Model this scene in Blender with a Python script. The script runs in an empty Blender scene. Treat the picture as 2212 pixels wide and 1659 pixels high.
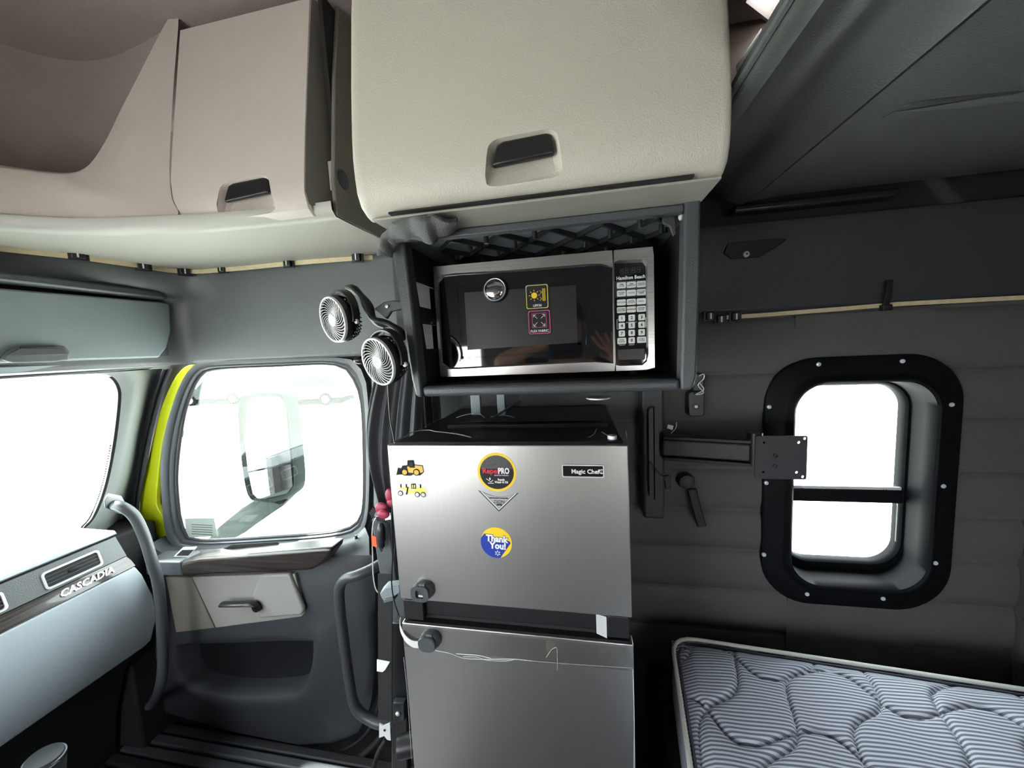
import bpy, bmesh, math, random
from mathutils import Vector, Matrix
random.seed(7)
C = bpy.context.scene.collection
V = Vector
# ------------------------------------------------------------------ camera, world, sun, exposure
W, H, FPX = 2212, 1659, 792.64
YAW, PITCH, ROLL = [math.radians(a) for a in (10.5826, 5.7465, -2.7929)]
CAM = V((0, 0, 1.5))
_f = V((-math.sin(YAW)*math.cos(PITCH), math.cos(YAW)*math.cos(PITCH), -math.sin(PITCH)))
_r = V((math.cos(YAW), math.sin(YAW), 0)); _u = _r.cross(_f)
_R = math.cos(ROLL)*_r + math.sin(ROLL)*_u; _U = -math.sin(ROLL)*_r + math.cos(ROLL)*_u
cd = bpy.data.cameras.new('camera'); cam = bpy.data.objects.new('camera', cd); C.objects.link(cam)
cd.sensor_width = 36; cd.lens = 36*FPX/W; cd.clip_start = 0.01; cd.clip_end = 200
m = Matrix((( _R.x, _U.x, -_f.x, CAM.x), (_R.y, _U.y, -_f.y, CAM.y), (_R.z, _U.z, -_f.z, CAM.z), (0, 0, 0, 1)))
cam.matrix_world = m
sc = bpy.context.scene; sc.camera = cam
sc.view_settings.view_transform = 'Standard'; sc.view_settings.look = 'None'
sc.view_settings.gamma = 1; sc.view_settings.use_curve_mapping = False
sc.view_settings.exposure = 1.55
wd = bpy.data.worlds.new('world'); sc.world = wd; wd.use_nodes = True
bg = wd.node_tree.nodes['Background']; bg.inputs[0].default_value = (0.93, 0.97, 1.0, 1); bg.inputs[1].default_value = 5.0
sl = bpy.data.lights.new('sun', 'SUN'); sun = bpy.data.objects.new('sun', sl); C.objects.link(sun)
sl.energy = 9; sl.angle = 0.02; sl.color = (1, .97, .92)
sun.rotation_euler = V((-0.9, -0.05, 1.15)).to_track_quat('Z', 'Y').to_euler()
PI = math.pi

# ------------------------------------------------------------------ pixel -> point on a real plane of the cab
def ray(x, y): return _f + _R*((x-W/2)/FPX) + _U*((H/2-y)/FPX)
def PX(x, y, v): d = ray(x, y); return CAM + d*(v/d.x)
def PY(x, y, v): d = ray(x, y); return CAM + d*(v/d.y)
def PZ(x, y, v): d = ray(x, y); return CAM + d*((v-1.5)/d.z)

# ------------------------------------------------------------------ materials
def mat(name, col, rough=.5, metal=0, bump=0, bscale=300, var=0, vscale=8, spec=.5, emit=None, estr=0, alpha=1, trans=0, coat=0, sheen=0):
    M = bpy.data.materials.new(name); M.use_nodes = True; nt = M.node_tree; b = nt.nodes['Principled BSDF']
    b.inputs['Base Color'].default_value = (*col, 1); b.inputs['Roughness'].default_value = rough
    b.inputs['Metallic'].default_value = metal; b.inputs['Specular IOR Level'].default_value = spec
    b.inputs['Alpha'].default_value = alpha; b.inputs['Transmission Weight'].default_value = trans
    b.inputs['Coat Weight'].default_value = coat; b.inputs['Sheen Weight'].default_value = sheen
    if emit: b.inputs['Emission Color'].default_value = (*emit, 1); b.inputs['Emission Strength'].default_value = estr
    tc = nt.nodes.new('ShaderNodeTexCoord')
    if var:
        n = nt.nodes.new('ShaderNodeTexNoise'); n.inputs['Scale'].default_value = vscale; n.inputs['Detail'].default_value = 4
        r = nt.nodes.new('ShaderNodeMix'); r.data_type = 'RGBA'
        r.inputs[6].default_value = (*[c*(1-var) for c in col], 1); r.inputs[7].default_value = (*[min(1, c*(1+var)) for c in col], 1)
        nt.links.new(tc.outputs['Object'], n.inputs['Vector']); nt.links.new(n.outputs['Fac'], r.inputs[0]); nt.links.new(r.outputs[2], b.inputs['Base Color'])
    if bump:
        n = nt.nodes.new('ShaderNodeTexNoise'); n.inputs['Scale'].default_value = bscale; n.inputs['Detail'].default_value = 2
        bp = nt.nodes.new('ShaderNodeBump'); bp.inputs['Strength'].default_value = bump; bp.inputs['Distance'].default_value = .002
        nt.links.new(tc.outputs['Object'], n.inputs['Vector']); nt.links.new(n.outputs['Fac'], bp.inputs['Height']); nt.links.new(bp.outputs[0], b.inputs['Normal'])
    return M
def stretched(M, scale, lo, hi, rlo=None, rhi=None, detail=6):      # grain: noise stretched along one axis drives colour and gloss
    nt = M.node_tree; b = nt.nodes['Principled BSDF']
    tc = nt.nodes.new('ShaderNodeTexCoord'); mp = nt.nodes.new('ShaderNodeMapping'); mp.inputs['Scale'].default_value = scale
    n = nt.nodes.new('ShaderNodeTexNoise'); n.inputs['Scale'].default_value = 1; n.inputs['Detail'].default_value = detail
    cr = nt.nodes.new('ShaderNodeValToRGB'); cr.color_ramp.elements[0].position = .35; cr.color_ramp.elements[1].position = .68
    cr.color_ramp.elements[0].color = (*lo, 1); cr.color_ramp.elements[1].color = (*hi, 1)
    nt.links.new(tc.outputs['Object'], mp.inputs[0]); nt.links.new(mp.outputs[0], n.inputs['Vector'])
    nt.links.new(n.outputs['Fac'], cr.inputs[0]); nt.links.new(cr.outputs[0], b.inputs['Base Color'])
    if rlo is not None:
        mr = nt.nodes.new('ShaderNodeMapRange'); mr.inputs[3].default_value = rlo; mr.inputs[4].default_value = rhi
        nt.links.new(n.outputs['Fac'], mr.inputs[0]); nt.links.new(mr.outputs[0], b.inputs['Roughness'])
    return M
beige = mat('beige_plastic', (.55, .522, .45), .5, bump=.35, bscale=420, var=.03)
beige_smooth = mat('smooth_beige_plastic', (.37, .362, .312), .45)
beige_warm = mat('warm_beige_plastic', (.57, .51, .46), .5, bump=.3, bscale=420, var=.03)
headliner = mat('mauve_headliner_fabric', (.34, .275, .255), .95, bump=.6, bscale=500, sheen=.2)
grayp = mat('grey_plastic', (.105, .115, .115), .45, bump=.35, bscale=380, var=.06)
grayl = mat('light_grey_blue_plastic', (.20, .235, .25), .42, bump=.3, bscale=380, var=.04)
darkp = mat('charcoal_plastic', (.035, .038, .042), .5, bump=.3, bscale=380)
darkp2 = mat('dark_grey_plastic', (.06, .066, .074), .42, bump=.3, bscale=380)
blackp = mat('black_plastic', (.012, .012, .014), .38)
blackm = mat('matte_black', (.008, .008, .009), .8)
pillarm = mat('pillar_grey', (.19, .205, .20), .5, bump=.3, bscale=300)
padm = mat('charcoal_vinyl_padding', (.088, .085, .080), .65, bump=.5, bscale=260, var=.12, vscale=5)
windowblack = mat('satin_black_frame', (.006, .0065, .008), .5, bump=.1, bscale=300, spec=.10)
steel = stretched(mat('brushed_stainless', (.5, .5, .5), .3, 1), (2, 2, 900), (.50, .49, .48), (.64, .63, .62), .24, .36)
steel2 = stretched(mat('brushed_stainless_door', (.4, .4, .4), .35, 1), (900, 2, 2), (.50, .495, .49), (.53, .525, .52), .34, .40)
chrome = mat('chrome', (.8, .8, .82), .08, 1)
silver = mat('silver_plastic', (.8, .81, .83), .3, .3)
blackglass = mat('black_glass', (.006, .006, .008), .04, spec=.9, coat=.6)
glass = None
def glass_mat(name, tint, refl=.06):
    M = bpy.data.materials.new(name); M.use_nodes = True; nt = M.node_tree; nt.nodes.clear()
    o = nt.nodes.new('ShaderNodeOutputMaterial'); mx = nt.nodes.new('ShaderNodeMixShader'); t = nt.nodes.new('ShaderNodeBsdfTransparent'); g = nt.nodes.new('ShaderNodeBsdfGlossy')
    t.inputs[0].default_value = (*tint, 1); g.inputs[1].default_value = .02; g.inputs[0].default_value = (1, 1, 1, 1)
    lw = nt.nodes.new('ShaderNodeLayerWeight'); lw.inputs[0].default_value = .5; pw = nt.nodes.new('ShaderNodeMath'); pw.operation = 'POWER'; pw.inputs[1].default_value = 5
    fr = nt.nodes.new('ShaderNodeMath'); fr.operation = 'MULTIPLY_ADD'; fr.inputs[1].default_value = .9; fr.inputs[2].default_value = .04; nt.links.new(lw.outputs['Facing'], pw.inputs[0]); nt.links.new(pw.outputs[0], fr.inputs[0])
    nt.links.new(fr.outputs[0], mx.inputs[0]); nt.links.new(t.outputs[0], mx.inputs[1]); nt.links.new(g.outputs[0], mx.inputs[2]); nt.links.new(mx.outputs[0], o.inputs[0])
    return M
glass = glass_mat('window_glass', (.93, .97, .95))
wood = stretched(mat('dark_wood_veneer', (.1, .07, .05), .22, coat=.5), (60, 3, 260), (.012, .010, .009), (.055, .043, .038))
woodx = stretched(mat('dark_wood_veneer_long', (.1, .07, .05), .30, coat=.15), (3, 60, 260), (.010, .008, .0075), (.042, .033, .030))
dashm = mat('pale_blue_grey_dash', (.40, .455, .50), .42, bump=.3, bscale=380)
bunkm = mat('bunk_moulding', (.095, .103, .10), .42, bump=.3, bscale=300)
lime = mat('lime_body_paint', (.52, .58, .008), .35, coat=.4)
rubber = mat('black_rubber', (.015, .015, .016), .6)
white = mat('white_print', (.85, .85, .85), .5)
offwhite = mat('off_white_plastic', (.72, .71, .68), .45)
red = mat('dark_red_rubber', (.36, .02, .06), .5)
orange = mat('orange_tag', (.9, .13, .04), .5)
yellow = mat('yellow_print', (.92, .62, .02), .45)
amber = mat('amber_print', (.80, .45, .05), .45)
blue = mat('blue_print', (.01, .04, .36), .45)
redp = mat('red_print', (.75, .03, .04), .45)
pink = mat('pink_print', (.85, .12, .30), .45)
lyellow = mat('pale_yellow_print', (.80, .78, .15), .45)
inkgrey = mat('dark_grey_print', (.022, .022, .027), .5, spec=.2)
btnm = mat('pale_grey_buttons', (.68, .70, .68), .4)
ink = mat('black_ink', (.006, .006, .006), .5, spec=.15)
cloth = mat('grey_terry_cloth', (.10, .105, .105), .95, bump=1, bscale=500, var=.4, vscale=300, sheen=.3)
curt = mat('charcoal_curtain_fabric', (.075, .08, .088), .8, bump=.3, bscale=500, sheen=.3)
beltm = mat('black_webbing', (.012, .012, .013), .7, bump=.4, bscale=600)
leds = mat('yellowed_led_strip', (.62, .52, .33), .35, var=.25, vscale=60)
piping = mat('cream_piping', (.70, .70, .66), .8)
concrete = mat('pale_concrete', (.62, .61, .58), .9, var=.08, vscale=1.5)
carpaint = mat('white_car_paint', (.75, .76, .78), .3, coat=.5)
carglass = mat('dark_car_glass', (.012, .020, .024), .4, spec=.1)
tyre = mat('tyre', (.003, .003, .003), .9, spec=.02)
greycar = mat('grey_car_paint', (.028, .036, .033), .7, spec=.1)
carpet = mat('black_floor_rubber', (.02, .02, .023), .6, bump=.6, bscale=120)
tape = glass_mat('clear_tape', (.95, .95, .94))
skin = mat('skin', (.62, .36, .25), .55)
def striped(name):
    M = mat(name, (.3, .3, .35), .9); nt = M.node_tree; b = nt.nodes['Principled BSDF']
    tc = nt.nodes.new('ShaderNodeTexCoord'); mp = nt.nodes.new('ShaderNodeMapping'); mp.inputs['Rotation'].default_value = (0, 0, .02)
    w = nt.nodes.new('ShaderNodeTexWave'); w.bands_direction = 'Y'; w.inputs['Scale'].default_value = 34; w.inputs['Distortion'].default_value = .5; w.inputs['Detail'].default_value = 1; w.inputs['Detail Scale'].default_value = .3
    cr = nt.nodes.new('ShaderNodeValToRGB'); cr.color_ramp.elements[0].color = (.17, .18, .24, 1); cr.color_ramp.elements[1].color = (.62, .65, .74, 1)
    cr.color_ramp.elements[0].position = .38; cr.color_ramp.elements[1].position = .62
    nt.links.new(tc.outputs['Object'], mp.inputs[0]); nt.links.new(mp.outputs[0], w.inputs[0]); nt.links.new(w.outputs[0], cr.inputs[0]); nt.links.new(cr.outputs[0], b.inputs['Base Color'])
    return M
ticking = striped('striped_ticking')
def perf():
    M = mat('perforated_screen', (.02, .02, .02), .4); nt = M.node_tree; b = nt.nodes['Principled BSDF']
    tc = nt.nodes.new('ShaderNodeTexCoord'); v = nt.nodes.new('ShaderNodeTexVoronoi'); v.inputs['Scale'].default_value = 430; v.inputs['Randomness'].default_value = 0
    cr = nt.nodes.new('ShaderNodeValToRGB'); cr.color_ramp.elements[0].position = .3; cr.color_ramp.elements[1].position = .4
    cr.color_ramp.elements[0].color = (.002, .002, .002, 1); cr.color_ramp.elements[1].color = (.010, .0095, .009, 1)
    nt.links.new(tc.outputs['Object'], v.inputs['Vector']); nt.links.new(v.outputs['Distance'], cr.inputs[0]); nt.links.new(cr.outputs[0], b.inputs['Base Color'])
    return M
perfm = perf()

# ------------------------------------------------------------------ mesh building
def frame_of(d):
    d = d.normalized(); a = V((0, 0, 1)) if abs(d.z) < .9 else V((1, 0, 0))
    s = d.cross(a).normalized(); return s, s.cross(d).normalized()
class MB:
    def __init__(s): s.v = []; s.f = []
    def add(s, vs, fs):
        n = len(s.v); s.v += [V(p) for p in vs]; s.f += [tuple(i+n for i in f) for f in fs]; return s
    def box(s, x0, x1, y0, y1, z0, z1):
        p = [(x, y, z) for z in (z0, z1) for y in (y0, y1) for x in (x0, x1)]
        return s.add(p, [(0, 2, 3, 1), (4, 5, 7, 6), (0, 1, 5, 4), (2, 6, 7, 3), (0, 4, 6, 2), (1, 3, 7, 5)])
    def prism(s, pts, vec):
        n = len(pts); vec = V(vec); a = [V(p) for p in pts]
        return s.add(a+[p+vec for p in a], [tuple(range(n)), tuple(range(2*n-1, n-1, -1))]+[(i, (i+1) % n, (i+1) % n+n, i+n) for i in range(n)])
    def py(s, pts, y0, y1):                                          # polygon of (x, z) extruded from y0 to y1
        return s.prism([(x, y0, z) for x, z in pts], (0, y1-y0, 0))
    def px(s, pts, x0, x1):                                          # polygon of (y, z)
        return s.prism([(x0, y, z) for y, z in pts], (x1-x0, 0, 0))
    def loft(s, loops, cap0=False, cap1=False, close=True):
        n = len(loops[0]); vs = [p for l in loops for p in l]; fs = []
        for k in range(len(loops)-1):
            for i in range(n if close else n-1): fs.append((k*n+i, k*n+(i+1) % n, (k+1)*n+(i+1) % n, (k+1)*n+i))
        if cap0: fs.append(tuple(range(n-1, -1, -1)))
        if cap1: fs.append(tuple((len(loops)-1)*n+i for i in range(n)))
        return s.add(vs, fs)
    def tube(s, path, r, n=12, caps=True, flat=None):
        path = [V(p) for p in path]; loops = []; up = None
        for i, p in enumerate(path):
            d = (path[min(i+1, len(path)-1)]-path[max(i-1, 0)]).normalized()
            if up is None: a, up = frame_of(d)
            else:
                up = (up-d*up.dot(d)).normalized()
            a = d.cross(up).normalized(); rr = r[i] if isinstance(r, (list, tuple)) else r; fl = flat or 1
            loops.append([p+a*rr*math.cos(t)+up*rr*fl*math.sin(t) for t in [2*PI*k/n for k in range(n)]])
        return s.loft(loops, caps, caps)
    def strap(s, path, wv, th):                                      # ribbon; wv = width vector or list, th = thickness
        path = [V(p) for p in path]; loops = []
        for i, p in enumerate(path):
            w = V(wv[i] if isinstance(wv, list) else wv); d = path[min(i+1, len(path)-1)]-path[max(i-1, 0)]; nrm = d.cross(w).normalized()*th/2
            loops.append([p-w/2-nrm, p+w/2-nrm, p+w/2+nrm, p-w/2+nrm])
        return s.loft(loops, True, True)
    def grid(s, fn, nu, nv):
        return s.add([fn(i/nu, j/nv) for j in range(nv+1) for i in range(nu+1)], [(j*(nu+1)+i, j*(nu+1)+i+1, (j+1)*(nu+1)+i+1, (j+1)*(nu+1)+i) for j in range(nv) for i in range(nu)])
    def lathe(s, prof, org, ax, n=24, cap=True):                     # prof: (r, h) along ax
        ax = V(ax).normalized(); a, b = frame_of(ax); org = V(org)
        return s.loft([[org+ax*h+(a*math.cos(2*PI*k/n)+b*math.sin(2*PI*k/n))*r for k in range(n)] for r, h in prof], cap, cap)
    def ball(s, c, r, n=12, m_=8):
        c = V(c); r = V(r) if not isinstance(r, (int, float)) else V((r, r, r))
        return s.loft([[c+V((r.x*math.sin(PI*j/m_)*math.cos(2*PI*k/n), r.y*math.sin(PI*j/m_)*math.sin(2*PI*k/n), r.z*math.cos(PI*j/m_))) for k in range(n)] for j in [.15]+list(range(1, m_))+[m_-.15]], True, True)
    def build(s, name, m, parent=None, bevel=0, seg=2, smooth=True, kind=None, label=None, solid=0, sub=0, ang=35):
        me = bpy.data.meshes.new(name); org = worldloc(parent) if parent else V((0, 0, 0))
        if not parent:
            xs = [p for p in s.v]; org = V(((min(p.x for p in xs)+max(p.x for p in xs))/2, (min(p.y for p in xs)+max(p.y for p in xs))/2, min(p.z for p in xs)))
        me.from_pydata([p-org for p in s.v], [], s.f); me.materials.append(m)
        bm = bmesh.new(); bm.from_mesh(me); bmesh.ops.recalc_face_normals(bm, faces=bm.faces); bm.to_mesh(me); bm.free()
        if smooth:
            me.shade_smooth(); me.set_sharp_from_angle(angle=math.radians(ang))
        o = bpy.data.objects.new(name, me); C.objects.link(o)
        if parent: o.parent = parent
        else: o.location = org
        if solid: md = o.modifiers.new('solid', 'SOLIDIFY'); md.thickness = solid
        if bevel: md = o.modifiers.new('bevel', 'BEVEL'); md.width = bevel; md.segments = seg; md.limit_method = 'ANGLE'; md.angle_limit = math.radians(30)
        if sub: md = o.modifiers.new('sub', 'SUBSURF'); md.levels = md.render_levels = sub
        if kind: o['kind'] = kind
        if label: o['label'] = label
        return o
def worldloc(o):
    l = V(o.location)
    while o.parent: o = o.parent; l += V(o.location)
    return l
def thing(name, loc, label, cat, group=None):
    o = bpy.data.objects.new(name, None); C.objects.link(o); o.location = loc; o.empty_display_size = .05
    o['label'] = label; o['category'] = cat
    if group: o['group'] = group
    return o
def structe(name, loc=(0, 0, 0), label=None):
    o = bpy.data.objects.new(name, None); C.objects.link(o); o.location = loc; o['kind'] = 'structure'
    if label: o['label'] = label
    return o
def tag(o, label, cat, group=None):
    o['label'] = label; o['category'] = cat
    if group: o['group'] = group
    return o
def rr(x0, x1, z0, z1, r, n=6):                                      # rounded rectangle, r scalar or 4 (start bottom-left, ccw)
    r = r if isinstance(r, (list, tuple)) else [r]*4; out = []
    for (cx, cz, a0, q) in ((x0+r[0], z0+r[0], PI, r[0]), (x1-r[1], z0+r[1], 1.5*PI, r[1]), (x1-r[2], z1-r[2], 0, r[2]), (x0+r[3], z1-r[3], .5*PI, r[3])):
        for k in range(n+1): t = a0+.5*PI*k/n; out.append((cx+q*math.cos(t), cz+q*math.sin(t)))
    return out
def aty(l, y): return [V((a, y, b)) for a, b in l]
def circle(cx, cz, r, n=32, a0=0, a1=2*PI): return [(cx+r*math.cos(a0+(a1-a0)*k/n), cz+r*math.sin(a0+(a1-a0)*k/n)) for k in range(n)]
def radial(pts, c, n=72):                                            # star-shaped loop resampled by angle about c
    out = []; m_ = len(pts)
    for k in range(n):
        t = 2*PI*k/n; d = (math.cos(t), math.sin(t)); best = None
        for i in range(m_):
            ax, az = pts[i][0]-c[0], pts[i][1]-c[1]; bx, bz = pts[(i+1) % m_][0]-c[0], pts[(i+1) % m_][1]-c[1]
            ex, ez = bx-ax, bz-az; den = d[0]*ez-d[1]*ex
            if abs(den) < 1e-12: continue
            s_ = (ax*ez-az*ex)/den; u_ = (ax*d[1]-az*d[0])/den
            if s_ > 0 and -1e-9 <= u_ <= 1+1e-9: best = s_ if best is None else max(best, s_)
        out.append((c[0]+d[0]*best, c[1]+d[1]*best))
    return out
def sm(pts, k=6, closed=False):                                      # Catmull-Rom through points
    P = [V(p) for p in pts]; n = len(P); out = []
    rng = range(n if closed else n-1)
    for i in rng:
        p0 = P[(i-1) % n] if closed or i > 0 else P[0]; p1 = P[i]; p2 = P[(i+1) % n]; p3 = P[(i+2) % n] if closed or i+2 < n else P[-1]
        for j in range(k):
            t = j/k; out.append(.5*((2*p1)+(p2-p0)*t+(2*p0-5*p1+4*p2-p3)*t*t+(3*p1-p0-3*p2+p3)*t**3))
    if not closed: out.append(P[-1])
    return out
def sm2(pts, k=5): return [(p.x, p.y) for p in sm([(a, b, 0) for a, b in pts], k, True)]
def text(name, s, loc, size, m, parent, rot=(PI/2, 0, 0), ext=.0002, off=0, shear=0, align='CENTER', roll=0, xs=1, label=None):
    cu = bpy.data.curves.new(name, 'FONT'); cu.body = s; cu.size = size; cu.extrude = ext; cu.offset = off; cu.shear = shear
    cu.align_x = align; cu.align_y = 'CENTER'; cu.resolution_u = 2; cu.space_line = .85
    t = bpy.data.objects.new(name, cu); C.objects.link(t); bpy.context.view_layer.update()
    me = bpy.data.meshes.new_from_object(t.evaluated_get(bpy.context.evaluated_depsgraph_get()))
    bpy.data.objects.remove(t); bpy.data.curves.remove(cu)
    R = Matrix.Translation(V(loc)-worldloc(parent)) @ (rot if isinstance(rot, Matrix) else Matrix(((1, 0, 0, 0), (0, 0, -1, 0), (0, 1, 0, 0), (0, 0, 0, 1))) if rot == (PI/2, 0, 0) else rot) @ Matrix.Rotation(roll, 4, 'Z') @ Matrix.Scale(xs, 4, (1, 0, 0))
    me.transform(R); me.materials.clear(); me.materials.append(m)
    o = bpy.data.objects.new(name, me); C.objects.link(o); o.parent = parent
    if label: o['label'] = label
    return o
def joined(name, objs, label=None):                                  # merge small print pieces of one part
    bm = bmesh.new(); 
    for o in objs: bm.from_mesh(o.data)
    me = bpy.data.meshes.new(name); bm.to_mesh(me); bm.free(); me.materials.append(objs[0].data.materials[0])
    p = objs[0].parent
    for o in objs: bpy.data.objects.remove(o)
    o = bpy.data.objects.new(name, me); C.objects.link(o); o.parent = p
    if label: o['label'] = label
    return o
def struct(o): o['kind'] = 'structure'; return o

# ================================================================== SETTING
# ---- floor, ceiling, unseen driver's side
MB().box(-2.03, 1.25, -1.1, 1.30, -.14, -.08).build('floor', carpet, kind='structure')
cz = 2.37
cm = MB()                                                            # ceiling with a skylight opening over the upper bunk
skl = [PZ(*q, cz) for q in ((1612, -6), (1662, 33), (1712, 3), (1700, -60), (1640, -60))]
skc = (sum(p.x for p in skl)/5, sum(p.y for p in skl)/5); ski = radial([(p.x, p.y) for p in skl], skc); sko = radial([(-2.0, -1.1), (1.25, -1.1), (1.25, 1.26), (-2.0, 1.26)], skc)
for cx_, cy_ in ((-2.0, -1.1), (1.25, -1.1), (1.25, 1.26), (-2.0, 1.26)):
    k = min(range(72), key=lambda i: (sko[i][0]-cx_)**2+(sko[i][1]-cy_)**2); sko[k] = (cx_, cy_)
MB().loft([[V((x, y, cz+.05)) for x, y in ski], [V((x, y, cz)) for x, y in ski], [V((x, y, cz)) for x, y in sko], [V((x, y, cz+.05)) for x, y in sko]]).build('ceiling', headliner, kind='structure', smooth=False)
wl = MB()
def holes_y(mb, x0, x1, z0, z1, y0, y1, holes):                      # slab with rectangular holes (sorted along x)
    x = x0
    for (a, b, c, d) in holes:
        mb.box(x, a, y0, y1, z0, z1); mb.box(a, b, y0, y1, z0, c); mb.box(a, b, y0, y1, d, z1); x = b
    mb.box(x, x1, y0, y1, z0, z1)
holes_y(wl, -1.98, 1.25, -.14, cz, -1.16, -1.1, [(-1.7, -.75, .72, 1.52), (.45, .8, .8, 1.4)])
wl.build('wall_left', grayp, kind='structure', smooth=False)
# rear wall of the sleeper
rw = MB().box(1.19, 1.25, -1.1, 1.22, -.1, cz)
for k in range(6): rw.box(1.184, 1.19, -.2, 1.18, .42+.137*k, .42+.137*k+.128)
rw.build('wall_rear', padm, kind='structure', bevel=.004)
# ---- right-hand side wall (the one faced): upper grey moulding, padded channels, dark shelf panel
wr = structe('wall_right', (.4, 1.2, .3))
MB().box(-.62, -.2, 1.2, 1.23, -.1, 1.85).build('backing_panel', darkp, wr, smooth=False)
mb = MB(); holes_y(mb, -.2, 1.19, -.1, 1.9, 1.205, 1.235, [(.61, .95, .75, 1.353)]); mb.build('backing_panel', padm, wr, smooth=False)
MB().box(-2.0, 1.25, 1.225, 1.3, 1.84, cz).build('backing_panel', headliner, wr, smooth=False)
seams = [-.08, .28, .418, .555, .692, .829, .961, 1.095, 1.248, 1.389, 1.553]
for a, b in zip(seams, seams[1:]):
    g = .0025; y0, y1 = 1.193, 1.206
    for xa, xb in ((-.2, .612), (.948, 1.188)):
        def pad(u, v, xa=xa, xb=xb, a=a, b=b):
            bul = min(1, 3.2*min(v, 1-v))**.5 if 0 < v < 1 else 0
            return V((xa+(xb-xa)*u, y1-(y1-y0)*bul, a+g+(b-a-2*g)*v))
        pm = MB().grid(pad, 10, 14)
        if xa < .5 and b > 1.353 and a < 1.353: pass
        pm.build('wall_pad', padm, wr, ang=80)
MB().box(.612, .948, 1.196, 1.206, 1.36, 1.385).box(.612, .948, 1.194, 1.206, 1.392, 1.55).box(.612, .948, 1.196, 1.206, .695, .745).box(.612, .948, 1.194, 1.206, .28, .69).build('wall_pad', padm, wr)
# dark plastic panel above the padding, with a lip at the top
MB().px([(1.172, 1.575), (1.178, 1.70), (1.163, 1.78), (1.168, 1.812), (1.2, 1.815), (1.215, 1.79), (1.215, 1.56), (1.19, 1.556)], .235, 1.188).build('upper_panel', darkp, wr, bevel=.004)
MB().box(.235, 1.188, 1.196, 1.215, 1.815, 1.93).build('shadow_gap_panel', blackm, wr)
# headliner above the cabinets meets side wall: front upper moulding (over cab door)
# grey moulding over the cab door, wrapping round the front corner into the windshield header
strip_pl = [(-.40, 1.205), (-.62, 1.205), (-.90, 1.2), (-1.18, 1.195), (-1.30, 1.19), (-1.375, 1.175), (-1.42, 1.15), (-1.45, 1.10), (-1.465, 1.03), (-1.485, .93), (-1.52, .85), (-1.56, .77), (-1.60, .60), (-1.62, .2), (-1.62, -.9)]
low_pl = [(-.40, 1.2), (-.62, 1.2), (-.90, 1.2), (-1.18, 1.2), (-1.34, 1.2), (-1.43, 1.19), (-1.49, 1.175), (-1.525, 1.12), (-1.535, 1.03), (-1.54, .93), (-1.545, .85), (-1.55, .77), (-1.56, .60), (-1.56, .2), (-1.56, -.9)]
def lerp2(a, b, t): return [(p[0]+(q[0]-p[0])*t, p[1]+(q[1]-p[1])*t) for p, q in zip(a, b)]
loops = []
for z, t in ((1.85, 0), (1.82, 0), (1.775, .1), (1.745, .7), (1.73, 1.0), (1.62, 1.0), (1.56, 1), (1.51, 1), (1.495, 1)):
    pl = sm([(x, y, z) for x, y in lerp2(strip_pl, low_pl, t)], 4)
    loops.append(pl)
o = MB().loft(loops, close=False).build('trim_1', grayp, kind='structure', solid=-.012, ang=60)
o['label'] = 'grey plastic moulding over the cab door wrapping into the front corner'
# ================================================================== overhead console soffit (beige underside, runs round)
cons = thing('overhead_console', (-1.0, .9, 1.82), 'beige overhead console with a smooth soffit and a dark fabric-lined open cubby at the front', 'console')
outer = sm([(x, y, 1.842) for x, y in [(-.545, 1.205)]+strip_pl[1:]], 3)
inner_pts = [(-.545, .80), (-.60, .80), (-.70, .795), (-.80, .785), (-.90, .772), (-1.02, .748), (-1.11, .728), (-1.18, .70), (-1.24, .665), (-1.275, .64), (-1.34, .58), (-1.42, .40), (-1.46, .1), (-1.46, -.3), (-1.46, -.9)]
inner = sm([(x, y, 1.82) for x, y in inner_pts], 3)
L2 = [[a.lerp(b, t)+V((0, 0, -.006*math.sin(PI*t))) for a, b in zip(inner, outer)] for t in (0, .06, .2, .4, .6, .8, 1)]
up = [p+V((0, -.012, .012)) for p in inner]; up2 = [p+V((0, -.014, .03)) for p in inner]
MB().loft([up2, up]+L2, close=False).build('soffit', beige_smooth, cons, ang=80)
# beige front face of the console, left of the cabinet door, pierced by the cubby
fplan = [(-.40, .80), (-.80, .784), (-.90, .772), (-1.02, .748), (-1.11, .728), (-1.18, .70), (-1.24, .665), (-1.275, .64), (-1.34, .56), (-1.40, .40), (-1.42, .1), (-1.43, -.9)]
def face_pt(x, y, k=1):                                              # point on the curved, lean-back console face
    d = ray(x, y); best = None
    for (ax, ay), (bx, by) in zip(fplan, fplan[1:]):
        ex, ey = bx-ax, by-ay; den = d.x*ey-d.y*ex
        t = (ax*ey-ay*ex)/den; u_ = (ax*d.y-ay*d.x)/den
        if t > 0 and -1e-6 <= u_ <= 1+1e-6: best = t; break
    p = CAM+d*best
    for _ in range(4): p = CAM+d*best*(1+.21*(p.z-1.85))
    return CAM+(p-CAM)*k
op = [(420, -110), (385, 0), (350, 60), (322, 110), (290, 170), (252, 240), (222, 298), (192, 342), (165, 364), (140, 371), (100, 370), (50, 364), (0, 357), (-150, 335), (-400, 300)]
ou = [(424, -110), (389, 0), (385, 56), (379, 130), (375, 180), (371, 250), (367, 320), (366, 380), (372, 430), (384, 465), (330, 478), (200, 484), (0, 478), (-150, 465), (-400, 440)]
opw = [face_pt(p.x, p.y) for p in sm([(a, b, 0) for a, b in op], 4)]
ouw = [face_pt(p.x, p.y) for p in sm([(a, b, 0) for a, b in ou], 4)]
nb = V((.33, .94, .19)).normalized(); dd_ = V((-.62, .78, 0))
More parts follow.
